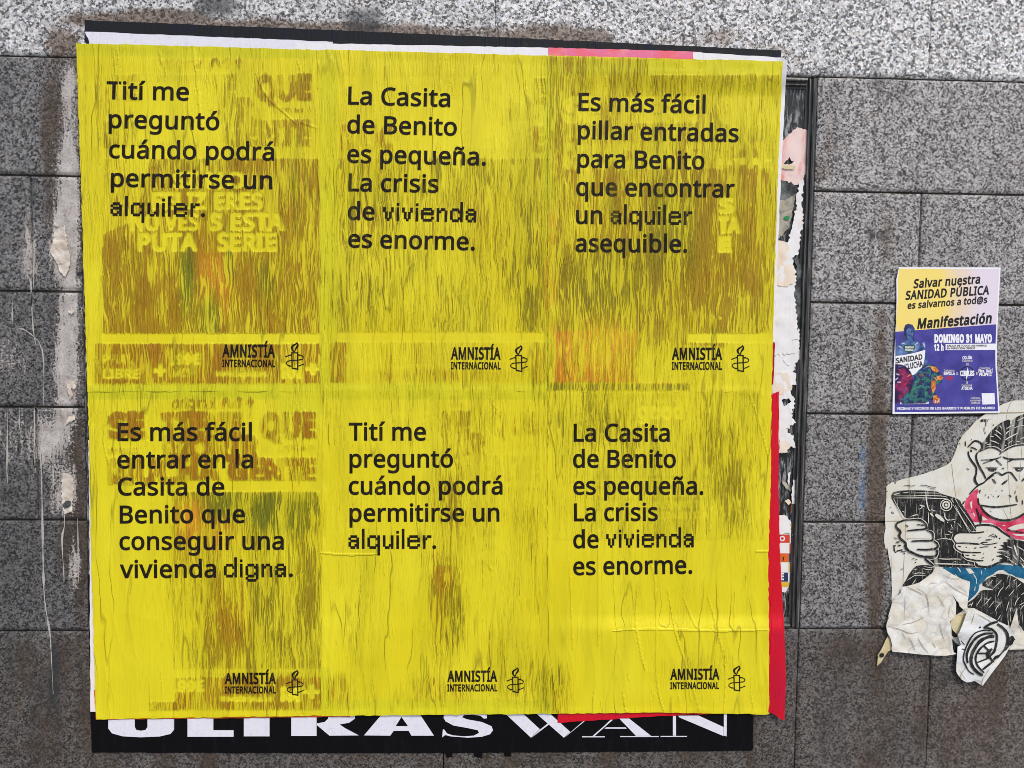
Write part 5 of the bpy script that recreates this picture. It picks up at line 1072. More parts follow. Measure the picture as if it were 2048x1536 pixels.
# ------------------------------------------------------------------ six yellow posters
def emblem(root, cx, top, bot, w, d):
    """candle wrapped in barbed wire"""
    h = bot - top; k = h / 760.0
    T = lambda pts: [(cx + (x - 280) * k, top + (y - 55) * k) for x, y in pts]
    fn = relief
    e = MB(); flat(e, [T([(180, 345), (380, 345), (388, 845), (195, 812)]), T([(215, 375), (345, 375), (352, 805), (225, 780)])], d, fn=fn)
    em = e.build('candle_emblem', M['ink'], root)
    f = MB(); flat(f, [T([(345, 55), (380, 95), (398, 150), (375, 205), (320, 260), (295, 340), (255, 335), (205, 300), (172, 235), (180, 175), (230, 130), (300, 95)]), T([(345, 105), (352, 135), (320, 180), (290, 240), (270, 310), (240, 275), (230, 225), (255, 175), (305, 140)])], d + .00002, fn=fn)
    f.build('flame', M['ink'], em)
    wv = MB()
    for pts in ([(15, 475), (80, 450), (180, 415)], [(385, 415), (450, 430), (515, 465), (525, 510), (490, 550), (385, 565)], [(350, 570), (210, 580), (120, 590), (60, 620), (45, 665), (90, 715), (190, 745)], [(385, 735), (450, 715), (535, 680)]):
        stroke(wv, T(pts), 26 * k, d + .00004, taper=0, fn=fn, jit=0.1)
    for x, y in ((60, 460), (160, 425), (425, 430), (430, 555), (265, 575), (120, 590), (150, 738), (420, 728), (520, 685)): stroke(wv, T([(x - 28, y + 10), (x + 28, y - 10)]), 34 * k, d + .00006, taper=.6, fn=fn, jit=0)
    wv.build('barbed_wire', M['ink'], em)

GRP = 'yellow campaign posters'
def poster(left, right, depth, label, lines, pix, dot, org, orient, seed, sag=None):
    z = P(np.array([(left[-1][0] + right[-1][0]) / 2]), np.array([left[-1][1]]), -depth)
    root = empty('yellow_poster', (float(z[0][0]), -depth, float(z[1][0])), label, 'poster', GRP)
    sheet('paper', left, right, depth, M['yellow'], root, k=1.0, step=2.0, seed=seed, jit=0.9, sag=sag,
          curl=lambda u, v, px, py: 0.0016 * vnoise(px / 26, py / 26, seed) * np.clip(sstep(0.03, 0, u) + sstep(0.97, 1, u) + sstep(0.03, 0, v) + sstep(0.975, 1, v), 0, 1),
          attrs={'under': G.sample, 'pulp': PU.sample, 'fold': FO.sample})
    d = depth + 0.0006
    for s, p0, p1 in lines:
        mb = MB(); put_text(mb, s, p0, p1, 34.2, d, fn=relief, bold=17); mb.build('headline_line', M['ink'], root)
    if dot:
        mb = MB(); flat(mb, [disc(dot[0], dot[1], 4.0, 16)], d, fn=relief); mb.build('full_stop', M['ink'], root)
    for s, p0, p1 in pix:
        mb = MB(); put_pixels(mb, s, p0, p1, 26.2, d, relief); mb.build('pixel_word', M['ink'], root)
    (a0, a1, ac), (b0, b1, bc), (cx, ct, cb) = org
    for s, e0, e1, ec in (('AMNISTÍA', a0, a1, ac), ('INTERNACIONAL', b0, b1, bc)):
        mb = MB(); put_text(mb, s, e0, e1, ec, d, fn=relief, bold=32, track=24); mb.build('organisation_name', M['ink'], root)
    emblem(root, cx, ct, cb, 0, d)
    return root
poster([(152, 86), (163, 400), (172, 690), (175, 783)], [(668, 100.5), (665, 400), (662, 690), (660, 783)], 0.0040,
       'upper left yellow poster reading Tití me preguntó over brown print showing through',
       [('Tití me', (212.8, 197.5), (377.7, 200.5)), ('preguntó', (217.2, 255.0), (438.4, 259.6)), ('cuándo podrá', (217.8, 315.5), (548.3, 320.3)), ('permitirse un', (221.6, 372.6), (544.4, 377.6))],
       [('alquiler', (221.4, 431.0), (398.5, 433.4))], (406.0, 430.2), (((444.4, 713.5), (549.9, 713.8), 23.5), ((444.4, 733.2), (550.5, 733.6), 13.4), (589.3, 684, 737.5)), 0, 21)
poster([(652, 99.5), (652, 400), (648, 690), (646, 782)], [(1108, 111.5), (1108, 400), (1104, 690), (1103, 783)], 0.0035,
       'upper middle yellow poster reading La Casita de Benito, cut by seams on both sides',
       [('La Casita', (696.1, 208.0), (900.2, 213.2)), ('de Benito', (694.3, 265.6), (913.5, 270.6)), ('es pequeña.', (694.3, 324.6), (971.5, 330.2)), ('La crisis', (696.7, 381.7), (876.9, 384.6)), ('de', (695.2, 438.6), (748.8, 439.8)), ('es enorme.', (696.1, 494.3), (949.5, 500.0))],
       [('vivienda', (766.5, 440.8), (951.8, 444.2))], None, (((901.8, 717.9), (1001.4, 718.3), 22.5), ((901.8, 737.8), (1001.4, 738.2), 13.2), (1037.4, 690, 741.9)), 0, 22)
poster([(1096, 111), (1096, 400), (1096, 690), (1095, 784)], [(1565.5, 122.5), (1560, 250), (1554, 400), (1547, 650), (1543.5, 784)], 0.0044,
       'brownish upper right yellow poster reading Es más fácil pillar entradas para Benito',
       [('Es más fácil', (1156.9, 220.5), (1411, 226.2)), ('pillar entradas', (1155.5, 277.0), (1477.2, 283.4)), ('para Benito', (1154.6, 334.2), (1408.9, 338.2)), ('que encontrar', (1152.5, 390.6), (1469.5, 394.4)), ('un', (1152.0, 446.9), (1204.4, 447.4)), ('asequible.', (1151.0, 503.1), (1374.3, 504.4))],
       [('alquiler', (1222.3, 447.8), (1384.0, 449.4))], None, (((1343.8, 718.7), (1444.6, 718.7), 22.3), ((1343.8, 739.0), (1444.2, 739.0), 14.5), (1480.7, 690, 742)), 0, 23)
poster([(175, 779), (178.5, 900), (182, 1100), (185.7, 1230), (189, 1330), (192.4, 1438.5)], [(656, 780), (650, 1100), (648, 1431)], 0.0037,
       'lower left yellow poster ending with vivienda digna, green print showing through',
       [('Es más fácil', (235.0, 881.1), (503.9, 881.1)), ('entrar en la', (234.4, 936.2), (506, 935.4)), ('Casita de', (235.6, 990.2), (448.8, 990.2)), ('Benito que', (239.4, 1046.2), (489.9, 1045.0)), ('conseguir una', (238.8, 1099.3), (567.6, 1098.6)), ('vivienda', (239.4, 1155.6), (432.1, 1154.4))],
       [('digna', (448.8, 1154.4), (571.6, 1153.8))], (581.8, 1150.6), (((449.4, 1367.4), (551.9, 1367.0), 20.6), ((449.8, 1386.4), (552.0, 1386.2), 12.8), (589.8, 1339.5, 1389.8)), 0, 24)
poster([(645, 781), (644, 1100), (642.5, 1300), (642, 1432)], [(1108, 782), (1106, 1100), (1116, 1427.5)], 0.0042,
       'lower middle yellow poster reading Tití me preguntó, one dark streak down its centre',
       [('Tití me', (697.6, 880.5), (852, 880.3)), ('preguntó', (699, 934.4), (906.2, 934.2)), ('cuándo podrá', (697.6, 988.6), (1005.2, 988.2)), ('permitirse un', (699, 1042.8), (999, 1042.2))],
       [('alquiler', (697.6, 1097.2), (862.2, 1097.2))], (868.6, 1094.2), (((894.7, 1362.8), (994.5, 1362.6), 20.5), ((894.7, 1382.4), (994.8, 1382.0), 13.0), (1030.6, 1334.6, 1384.4)), 0, 25)
poster([(1095, 782), (1095, 1100), (1098, 1300), (1115, 1428)], [(1543.5, 780), (1541, 980), (1536.5, 1110), (1538, 1250), (1538.5, 1429)], 0.0047,
       'lower right yellow poster reading La Casita de Benito, overlapping the red poster',
       [('La Casita', (1147.6, 882.5), (1339.5, 882.5)), ('de Benito', (1146.1, 934.6), (1351.8, 934.8)), ('es pequeña.', (1146.7, 988.6), (1406.8, 988.6)), ('La crisis', (1148.1, 1041.8), (1315.7, 1041.0)), ('de', (1146.7, 1095.8), (1197.4, 1095.4)), ('es enorme.', (1146.7, 1149.7), (1384.6, 1146.6))],
       [('vivienda', (1213.2, 1094.8), (1387.0, 1094.2))], None, (((1340.6, 1358.7), (1439, 1358.3), 20.2), ((1340.6, 1377.8), (1438.4, 1377.4), 12.6), (1473.5, 1330.5, 1381.1)), 0, 26,
       sag=lambda u, v: -3.0 * np.sin(u * math.pi) * (v ** 8))

# ------------------------------------------------------------------ small demonstration flyer
K = lambda pts: [(1740 + x * .2214, 510 + y * .2214) for x, y in pts]
FZ = float(P(np.array([1890.]), np.array([535.]))[1][0])
def fl(x, z):      # the flyer stands a little proud at its lower edge
    return -0.0016 * (FZ - np.asarray(z)) / 0.3
zf = P(np.array([1890.]), np.array([827.]))
fy = empty('flyer', (float(zf[0][0]), -0.003, float(zf[1][0])), 'small demonstration flyer with yellow top and blue lower part, stuck above the monkey paste-up', 'flyer')
FD = 0.0030
def fpart(name, mat, loops, k, step=0, parent=fy):
    mb = MB()
    for i, lp in enumerate(loops): flat(mb, lp if isinstance(lp[0], list) else [lp], FD + k * 0.00006 + i * 0.000004, fn=fl, step=step)
    return mb.build(name, mat, parent)
def ftext(name, mat, items, k, **kw):
    for s, a, b, cap, *o in items:
        mb = MB()
        q = dict(kw); q.update(o[0] if o else {})
        a_, b_ = K([a, b]); put_text(mb, s, a_, b_, cap * .2214, FD + k * 0.00006, fn=fl, **q)
        mb.build(name, mat, pic if name.endswith('banner_lettering') or name == 'heart_lettering' else fy)
W_, LAV, NAVY = mat_paper('flyer white paper', lin(244, 243, 248), lin(225, 224, 230), 0.2, 0.5), None, None
nt = NT('flyer lavender to yellow print')
cx_, cz_ = P(np.array([1810.]), np.array([590.]))
dd = nt.node('VectorMath', 1, _operation='LENGTH', i0=nt.vmul(nt.vadd(nt.pos, (-float(cx_[0]), 0, -float(cz_[0]))), (1, 0, .8))) if False else None
vv = nt.node('VectorMath', _operation='LENGTH', i0=nt.vmul(nt.vadd(nt.pos, (-float(cx_[0]) - 0.025, 0.0, -float(cz_[0]))), (1.0, 0.0, 0.75))).node.outputs['Value']
vv = nt.math('ADD', vv, nt.math('MULTIPLY', nt.math('SUBTRACT', nt.noise(nt.pos, 24, 3), .5), 0.03))
top_mat = nt.done(nt.ramp(vv, [(0.0, lin(250, 226, 130)), (0.055, lin(250, 224, 120)), (0.09, lin(238, 216, 190)), (0.13, lin(232, 220, 234))]), 0.5)
blue = mat_print('flyer indigo print', [(0.3, lin(62, 58, 138)), (0.5, lin(74, 70, 156)), (0.7, lin(84, 80, 168))], 40)
dark = mat_print('flyer dark navy print', [(0.35, lin(28, 30, 70)), (0.65, lin(48, 48, 100))], 60)
fpart('paper', W_, [K([(262, 110), (700, 111), (1180, 112), (1165, 400), (1152, 640), (1146, 900), (1147, 1000), (1158, 1200), (1172, 1425), (700, 1432), (203, 1437), (208, 1200), (215, 1000), (226, 780), (235, 640), (240, 400), (238, 220)])], 0, 0.01)
fpart('printed_top', top_mat, [K([(264, 124), (1168, 126), (1152, 400), (1140, 626), (405, 680), (228, 693), (240, 560), (252, 380), (250, 240)])], 1)
fpart('printed_ground', blue, [K([(228, 694), (405, 680), (1140, 626), (1132, 900), (1134, 1010), (1146, 1200), (1158, 1412), (222, 1420), (226, 1200), (230, 1000)])], 1)
fpart('time_strip', W_, [K([(683, 804), (1146, 800), (1145, 857), (683, 859)])], 2)
fpart('printed_square', W_, [K([(1008, 1249), (1124, 1247), (1130, 1347), (1016, 1351)])], 2)
INKF = mat_ink('flyer black print', (0.012, 0.011, 0.012), 0.45)
ftext('title', INKF, [('Salvar nuestra', (392, 298), (1000, 254), 74), ('SANIDAD PÚBLICA', (320, 403), (1075, 353), 74), ('es salvarnos a tod@s', (340, 486), (1065, 431), 58)], 3, bold=36, slant=0.22, track=20)
ftext('heading', INKF, [('Manifestación', (425, 664), (1105, 611), 84)], 3, bold=42, slant=0.26, track=20)
ftext('date', W_, [('DOMINGO 31 MAYO', (582, 787), (1102, 785), 64), ('12 h', (577, 860), (665, 860), 50)], 3, bold=70, track=30)
ftext('time_lettering', INKF, [('SALIDA DE TODOS LOS PUNTOS', (697, 827), (1055, 826), 15), ('EN DIRECCIÓN CIBELES', (697, 851), (951, 850), 15)], 4, bold=40)
ring = [K(disc(878, 1068, 66, 30)), K(disc(878, 1068, 52, 30))]
fpart('compass', dark, [ring, K([(878, 995), (890, 1055), (945, 1068), (890, 1080), (878, 1142), (866, 1080), (812, 1068), (866, 1055)])], 2)
fpart('compass_needle', W_, [K([(884, 1010), (890, 1066), (872, 1130), (866, 1070)])], 3)
ftext('place_names', W_, [('CIBELES', (813, 1089), (943, 1088), 40, dict(bold=60)), ('COLÓN', (835, 940), (922, 940), 24), ('SEVILLA', (665, 1083), (768, 1083), 25), ('Plza. DALÍ', (980, 1060), (1108, 1060), 25), ('FELIPE II', (987, 1092), (1098, 1092), 25), ('ATOCHA', (825, 1217), (927, 1217), 26)], 4, bold=44)
CRM = mat_paper('flyer cream print', lin(226, 220, 200), lin(210, 200, 170), 0.3)
ftext('column_names', CRM, [('Columna', (833, 963), (925, 963), 19), ('Columna', (668, 1054), (762, 1052), 19), ('Columna', (990, 1032), (1083, 1030), 19), ('Columna', (828, 1187), (922, 1185), 19), ('N', (872, 1000), (889, 1000), 26), ('S', (868, 1162), (884, 1162), 24), ('O', (777, 1083), (794, 1083), 22), ('E', (958, 1083), (972, 1083), 22),
      ('Colectivos', (912, 1300), (996, 1299), 16), ('que apoyan', (903, 1321), (1005, 1319), 16), ('SÚMATE', (912, 1346), (996, 1344), 18)], 3, bold=14)
REDM = mat_paper('flyer red print', lin(196, 40, 56), lin(170, 30, 50), 0.3)
fpart('metro_sign', REDM, [[K([(679, 1110), (717, 1090), (756, 1110), (717, 1134)]), K([(692, 1110), (717, 1098), (743, 1110), (717, 1124)])], K([(694, 1106), (742, 1106), (742, 1114), (694, 1114)])], 3)
ftext('slogan', W_, [('#PrimaveraCaliente', (272, 1348), (532, 1344), 24)], 4, bold=22, slant=.16)
ftext('bottom_line', W_, [('VECINAS Y VECINOS DE LOS BARRIOS Y PUEBLOS DE MADRID', (240, 1397), (1127, 1392), 20)], 3, bold=40)
# picture of a seated statue holding a banner between two lions
pic = bpy.data.objects.new('statue_picture', None); COL.objects.link(pic); pic.parent = fy; pic.empty_display_size = 0.03
pic.matrix_world = fy.matrix_world.copy(); pic.location = (0, 0, 0); pic.matrix_world = fy.matrix_world.copy()
skin = mat_print('statue steel blue print', [(0.32, lin(34, 46, 96)), (0.46, lin(64, 92, 150)), (0.6, lin(120, 150, 196)), (0.75, lin(176, 190, 220))], 46)
hair = mat_print('statue dark print', [(0.35, lin(30, 34, 74)), (0.65, lin(66, 76, 128))], 60)
lion = mat_print('lion many coloured print', [(0.28, lin(22, 28, 60)), (0.44, lin(40, 70, 110)), (0.52, lin(58, 130, 110)), (0.58, lin(40, 44, 90)), (0.66, lin(80, 60, 110)), (0.78, lin(150, 90, 60))], 62)
lion2 = mat_print('lion magenta print', [(0.3, lin(24, 22, 58)), (0.48, lin(60, 34, 84)), (0.58, lin(150, 30, 80)), (0.72, lin(96, 80, 140))], 58)
orange = mat_print('lion orange print', [(0.3, lin(150, 70, 40)), (0.5, lin(226, 130, 60)), (0.7, lin(240, 180, 110))], 90)
heart = mat_paper('heart green print', lin(44, 84, 64), lin(30, 66, 50), 0.3)
fpart('body', skin, [K([(236, 905), (240, 830), (258, 800), (300, 776), (340, 762), (400, 766), (440, 790), (470, 830), (480, 790), (492, 786), (500, 810), (498, 850), (515, 900), (520, 960), (500, 1000), (480, 1000), (485, 880), (250, 912)])], 3, parent=pic)
fpart('head', skin, [K([(330, 668), (346, 650), (384, 650), (394, 680), (392, 712), (382, 738), (384, 776), (340, 776), (334, 730), (326, 700)])], 4, parent=pic)
fpart('hair', hair, [K([(300, 770), (310, 700), (305, 672), (318, 634), (344, 620), (384, 630), (404, 664), (402, 706), (396, 738), (406, 772), (388, 776), (384, 740), (393, 710), (394, 682), (384, 658), (346, 656), (332, 676), (328, 704), (336, 732), (340, 770), (318, 776)])], 5, parent=pic)
hp = [(355 + 55 * math.sin(t) ** 3, 846 - 4.0 * (13 * math.cos(t) - 5 * math.cos(2 * t) - 2 * math.cos(3 * t) - math.cos(4 * t)) * 0.78) for t in np.linspace(0, 2 * math.pi, 40)[:-1]]
fpart('heart', heart, [K(hp)], 5, parent=pic)
fpart('banner', W_, [K([(231, 912), (300, 905), (400, 885), (500, 856), (494, 930), (480, 1000), (450, 1040), (420, 1070), (385, 1086), (355, 1062), (320, 1000), (232, 985)])], 6, parent=pic)
ftext('banner_lettering', INKF, [('SANIDAD', (236, 978), (478, 940), 44), ('EN', (312, 1002), (340, 1000), 18), ('LUCHA', (345, 1030), (480, 1003), 48)], 8, bold=36, slant=.12)
ftext('heart_lettering', W_, [('SANIDAD', (316, 842), (398, 842), 18), ('PÚBLICA', (318, 866), (394, 866), 17)], 7, bold=36)
fpart('lion', lion2, [K([(229, 985), (290, 990), (340, 1020), (370, 1060), (392, 1130), (380, 1200), (330, 1260), (280, 1330), (224, 1340)])], 7, parent=pic)
fpart('lion', lion, [K([(400, 1085), (440, 1040), (500, 990), (560, 985), (610, 1010), (630, 1060), (665, 1100), (650, 1150), (600, 1170), (585, 1220), (600, 1270), (560, 1290), (500, 1340), (290, 1345), (270, 1310), (320, 1262), (390, 1190)])], 8, parent=pic)
fpart('lion_light', orange, [K([(545, 1005), (600, 1010), (622, 1050), (600, 1062), (560, 1040)]), K([(600, 1100), (640, 1085), (664, 1104), (645, 1128), (612, 1132)]), K([(556, 1130), (596, 1140), (592, 1210), (570, 1250), (552, 1200)]), K([(572, 1270), (604, 1268), (632, 1300), (634, 1336), (600, 1344), (570, 1336)])], 9, parent=pic)

BRM = [mat_paper('brush mark ' + k, lin(*v), lin(*[int(q * .75) for q in v]), 0.4) for k, v in dict(amber=(228, 150, 70), green=(72, 150, 104), blue=(70, 110, 180), rose=(190, 60, 100), pale=(200, 205, 225), dark=(24, 24, 52)).items()]
for k_, (m_, spots) in enumerate(zip(BRM, ([(520, 1010), (575, 1030), (590, 1120), (570, 1180), (610, 1300), (350, 1090)], [(420, 1150), (440, 1190), (400, 1210), (470, 1080), (500, 1250)], [(450, 1060), (500, 1020), (540, 1080), (330, 1290), (300, 1310), (270, 1010)], [(270, 1040), (300, 1110), (315, 1170), (325, 1210), (290, 1080)], [(250, 1080), (240, 1120), (262, 1150), (590, 1325), (615, 1320), (485, 815), (270, 830), (300, 800), (420, 800)], [(480, 1150), (520, 1220), (440, 1280), (360, 1230), (560, 1300), (330, 1040), (345, 690), (372, 690), (358, 728)]))):
    mb = MB()
    for j_, (x_, y_) in enumerate(spots):
        a_ = rng.uniform(-1.2, 1.8); L_ = (6 if (x_ < 380 and y_ < 740) else rng.uniform(12, 26))
        stroke(mb, K([(x_ - L_ * math.cos(a_), y_ - L_ * math.sin(a_)), (x_ + 3, y_ - 2), (x_ + L_ * math.cos(a_), y_ + L_ * math.sin(a_))]), (5 if L_ == 6 else 11) * .2214, FD + .0007 + k_ * .00002 + j_ * .000003, taper=.6, fn=fl)
    mb.build('brush_marks', m_, pic)

# ------------------------------------------------------------------ torn block print paste-up of a monkey with a telephone
zA = lambda o, s: (lambda pts: [(o[0] + x * s, o[1] + y * s) for x, y in pts])
A, B, C_, D_, E_, F_ = (zA((1890, 800), .10415), zA((1890, 950), .10415), zA((1760, 950), .104167), zA((1760, 1090), .104167), zA((1890, 1090), .10415), zA((1740, 1200), .1504))
J, H_ = zA((1720, 780), .2084), zA((1720, 1080), .2084)
mo = empty('monkey_paste_up', (float(P(2000, 1300)[0]), -0.002, float(P(2000, 1300)[1])), 'torn paste-up of a monkey in a red scarf holding a phone, lower part peeling', 'paste-up')
MD = 0.0016
out = J([(1574, 98), (1500, 100), (1450, 105), (1370, 135), (1300, 175), (1180, 245), (1120, 290), (1050, 370), (980, 440), (945, 500), (930, 550), (900, 630), (870, 690), (840, 715), (740, 760), (640, 795), (520, 830), (430, 850), (370, 868), (350, 880), (340, 903), (330, 898), (320, 880), (270, 908), (253, 925), (253, 1000), (250, 1100), (238, 1200), (240, 1260), (245, 1330), (232, 1400), (233, 1480)]) + \
      H_([(232, 20), (250, 95), (262, 70), (268, 110), (285, 200), (300, 330), (305, 450), (305, 600), (285, 680), (262, 760), (250, 815), (255, 870), (300, 1000), (300, 1060), (500, 1080), (900, 1085), (925, 1060), (1100, 1040), (1440, 1048), (1574, 1048)]) + [(2120, 1300), (2240, 1290), (2250, 1000), (2200, 830), (2120, 800)]
fm = lambda x, z: -0.0006 * vnoise(x * 26, z * 22, 41)
mb = MB(); flat(mb, [ragged(out, 0.5, 6, 3)], MD, fn=fm, step=0.012); mb.build('paper', M['cream'], mo, True)
def mparts(name, mat, polys, d, step=0.012, parent=mo, fn=fm):
    mb = MB()
    for i, lp in enumerate(polys): flat(mb, lp if isinstance(lp[0], list) else [lp], d + i * 1e-5, fn=fn, step=step)
    return mb.build(name, mat, parent)
def mstrokes(name, mat, items, d, parent=mo, fn=fm, taper=.35, jit=.3):
    mb = MB()
    for i, (pts, w) in enumerate(items): stroke(mb, pts, w, d + i * 8e-6, taper=taper, fn=fn, jit=jit)
    return mb.build(name, mat, parent)
def S_(z, s, *it): return [(z(p_), w * s) for p_, w in it]
mstrokes('paper_crease', M['crease'], S_(A, .10415, ([(1285, 10), (1205, 190), (1185, 360)], 9), ([(1190, 985), (1205, 1250), (1218, 1536)], 8), ([(1480, 890), (1455, 1250), (1430, 1536)], 7), ([(128, 1230), (160, 1530)], 10)) + S_(B, .10415, ([(1222, 0), (1240, 400), (1275, 840)], 8), ([(1110, 640), (1210, 840)], 7), ([(150, 0), (210, 420)], 9), ([(780, 1105), (1180, 1110)], 7)) + S_(C_, .104167, ([(538, 50), (545, 300)], 10), ([(562, 50), (570, 280)], 8), ([(490, 890), (485, 1250)], 10), ([(100, 888), (390, 884)], 14), ([(500, 1222), (960, 1224)], 7)) + S_(D_, .104167, ([(468, 170), (440, 780)], 11), ([(430, 800), (405, 950), (350, 1100)], 9), ([(220, 600), (215, 200)], 8)) + [([(1905, 826), (1990, 826), (2080, 824)], 2.2)], MD + .0003, taper=.3)
# washes of colour
mparts('scarf', M['scarf'], [B([(630, 265), (540, 310), (470, 390), (390, 500), (375, 600), (420, 720), (530, 880), (560, 905), (700, 910), (900, 925), (1050, 1005), (1200, 1130), (1350, 1230), (1517, 1245), (1900, 1240), (1900, 600), (1700, 660), (1517, 770), (1420, 830), (1300, 885), (1150, 905), (1000, 885), (850, 800), (740, 700), (665, 590), (640, 470), (610, 400), (640, 320)])], MD + .0003)
mparts('scarf_highlight', M['relief'], [B([(478, 530), (522, 490), (520, 560), (525, 640), (500, 650)]), B([(715, 790), (770, 820), (830, 868), (720, 872)]), B([(1205, 1020), (1320, 970), (1450, 935), (1560, 930), (1560, 1020), (1420, 1040), (1300, 1080)]), B([(1285, 1125), (1400, 1135), (1560, 1130), (1560, 1180), (1360, 1165)]), B([(535, 720), (560, 730), (580, 790), (560, 800)]), B([(1090, 960), (1170, 965), (1120, 980)])], MD + .0005)
mparts('shorts', M['teal'], [E_([(-60, 445), (0, 420), (300, 430), (620, 438), (760, 440), (900, 420), (1050, 362), (1300, 372), (1420, 380), (1517, 450), (1900, 560), (1900, 800), (1517, 650), (1350, 610), (1240, 560), (1120, 480), (1000, 510), (930, 560), (800, 620), (730, 720), (665, 760), (640, 880), (580, 960), (440, 1085), (460, 950), (475, 800), (480, 700), (300, 640), (150, 560), (0, 465)])], MD + .0003)
mparts('shorts_highlight', M['relief'], [E_([(395, 450), (490, 452), (570, 540), (470, 552), (430, 500)]), E_([(690, 500), (712, 490), (700, 580)]), E_([(1060, 370), (1200, 355), (1320, 372), (1305, 400), (1250, 385)]), E_([(80, 425), (130, 425), (110, 445)]), E_([(750, 450), (790, 445), (780, 470)]), E_([(940, 540), (1020, 490), (1130, 480), (1090, 520), (960, 560)])] , MD + .0005)
mstrokes('shorts_line', M['relief'], S_(E_, .104, ([(240, 430), (275, 470), (300, 520)], 22), ([(545, 560), (600, 650), (602, 745)], 18), ([(580, 800), (570, 880)], 16), ([(190, 560), (240, 610)], 14)), MD + .00052)
# black areas
mparts('black_area', M['lino'], [
    A([(715, 835), (790, 730), (870, 620), (930, 550), (1010, 480), (1100, 420), (1215, 372), (1262, 400), (1252, 465), (1300, 445), (1285, 390), (1400, 312), (1517, 268), (1900, 200), (2200, 420), (2250, 800), (1900, 830), (1517, 838), (1400, 862), (1260, 912), (1100, 972), (1010, 912), (920, 890), (800, 905), (712, 950), (690, 880)]),
    C_([(500, 845), (440, 770), (380, 690), (330, 610), (275, 540), (225, 450), (220, 390), (255, 330), (380, 300), (600, 290), (850, 297), (1100, 318), (1162, 350), (1240, 380), (1350, 410), (1450, 440), (1540, 490)]) + B([(320, 560), (430, 720), (520, 860), (600, 1000), (622, 1090)]) + B([(600, 1120), (700, 1500)]) + E_([(620, 300), (640, 425), (300, 432), (0, 425)]) + D_([(1050, 402), (985, 300), (900, 262), (1060, 240), (1118, 190), (1090, 100)]) + C_([(1112, 1440), (1130, 1370), (1100, 1300), (1040, 1250), (1045, 1150), (1000, 1080), (905, 1050), (930, 950), (880, 890), (800, 855), (640, 845)]),
    E_([(760, 690), (800, 660), (870, 620), (990, 560), (1060, 548), (1250, 580), (1400, 650), (1517, 740), (1900, 900), (1900, 1700), (1560, 1700), (1440, 1536), (1180, 1536), (1000, 1460), (850, 1370), (700, 1280), (560, 1220), (440, 1200), (432, 1110), (560, 1030), (640, 935), (690, 880), (760, 860), (920, 868), (930, 845), (800, 815), (725, 780), (722, 735)]),
    D_([(425, 795), (470, 720), (500, 680), (560, 560), (640, 450), (700, 400), (800, 385), (930, 388), (1052, 436), (1000, 540), (880, 630), (760, 720), (620, 770), (500, 790)]),
    B([(1180, 1235), (1260, 1240), (1330, 1262), (1400, 1245), (1517, 1275), (1900, 1300)]) + E_([(1900, 560), (1517, 425), (1350, 372), (1200, 318), (1050, 322), (1100, 300), (1030, 290), (1120, 250), (970, 212), (1120, 182), (985, 135), (1180, 108), (1000, 82), (1130, 60), (1100, 20)]) + B([(1150, 1395), (1060, 1350), (1150, 1330), (1090, 1285), (1220, 1290)]),
    A([(815, 1310), (1005, 1312), (985, 1350), (940, 1375), (870, 1372), (830, 1345)]), A([(1345, 1305), (1505, 1305), (1490, 1345), (1460, 1370), (1390, 1372), (1355, 1340)]),
    B([(895, 70), (950, 85), (992, 150), (975, 172), (940, 150)]), B([(1080, 175), (1140, 120), (1222, 78), (1170, 152), (1110, 187)]),
    C_([(250, 1350), (312, 1345), (282, 1400), (300, 1480), (330, 1445), (450, 1420), (440, 1445), (330, 1475), (300, 1500), (262, 1450)]), A([(672, 385), (720, 368), (810, 372), (820, 400), (790, 510), (770, 490), (780, 420), (740, 410), (700, 425)]),
    B([(648, 300), (690, 280), (672, 362)]), B([(1222, 388), (1250, 375), (1285, 425), (1250, 425)]), C_([(215, 705), (240, 700), (278, 735), (250, 745), (222, 730)]), A([(485, 955), (505, 948), (525, 975), (515, 1000), (490, 995)]),
], MD + .0008, 0.02)
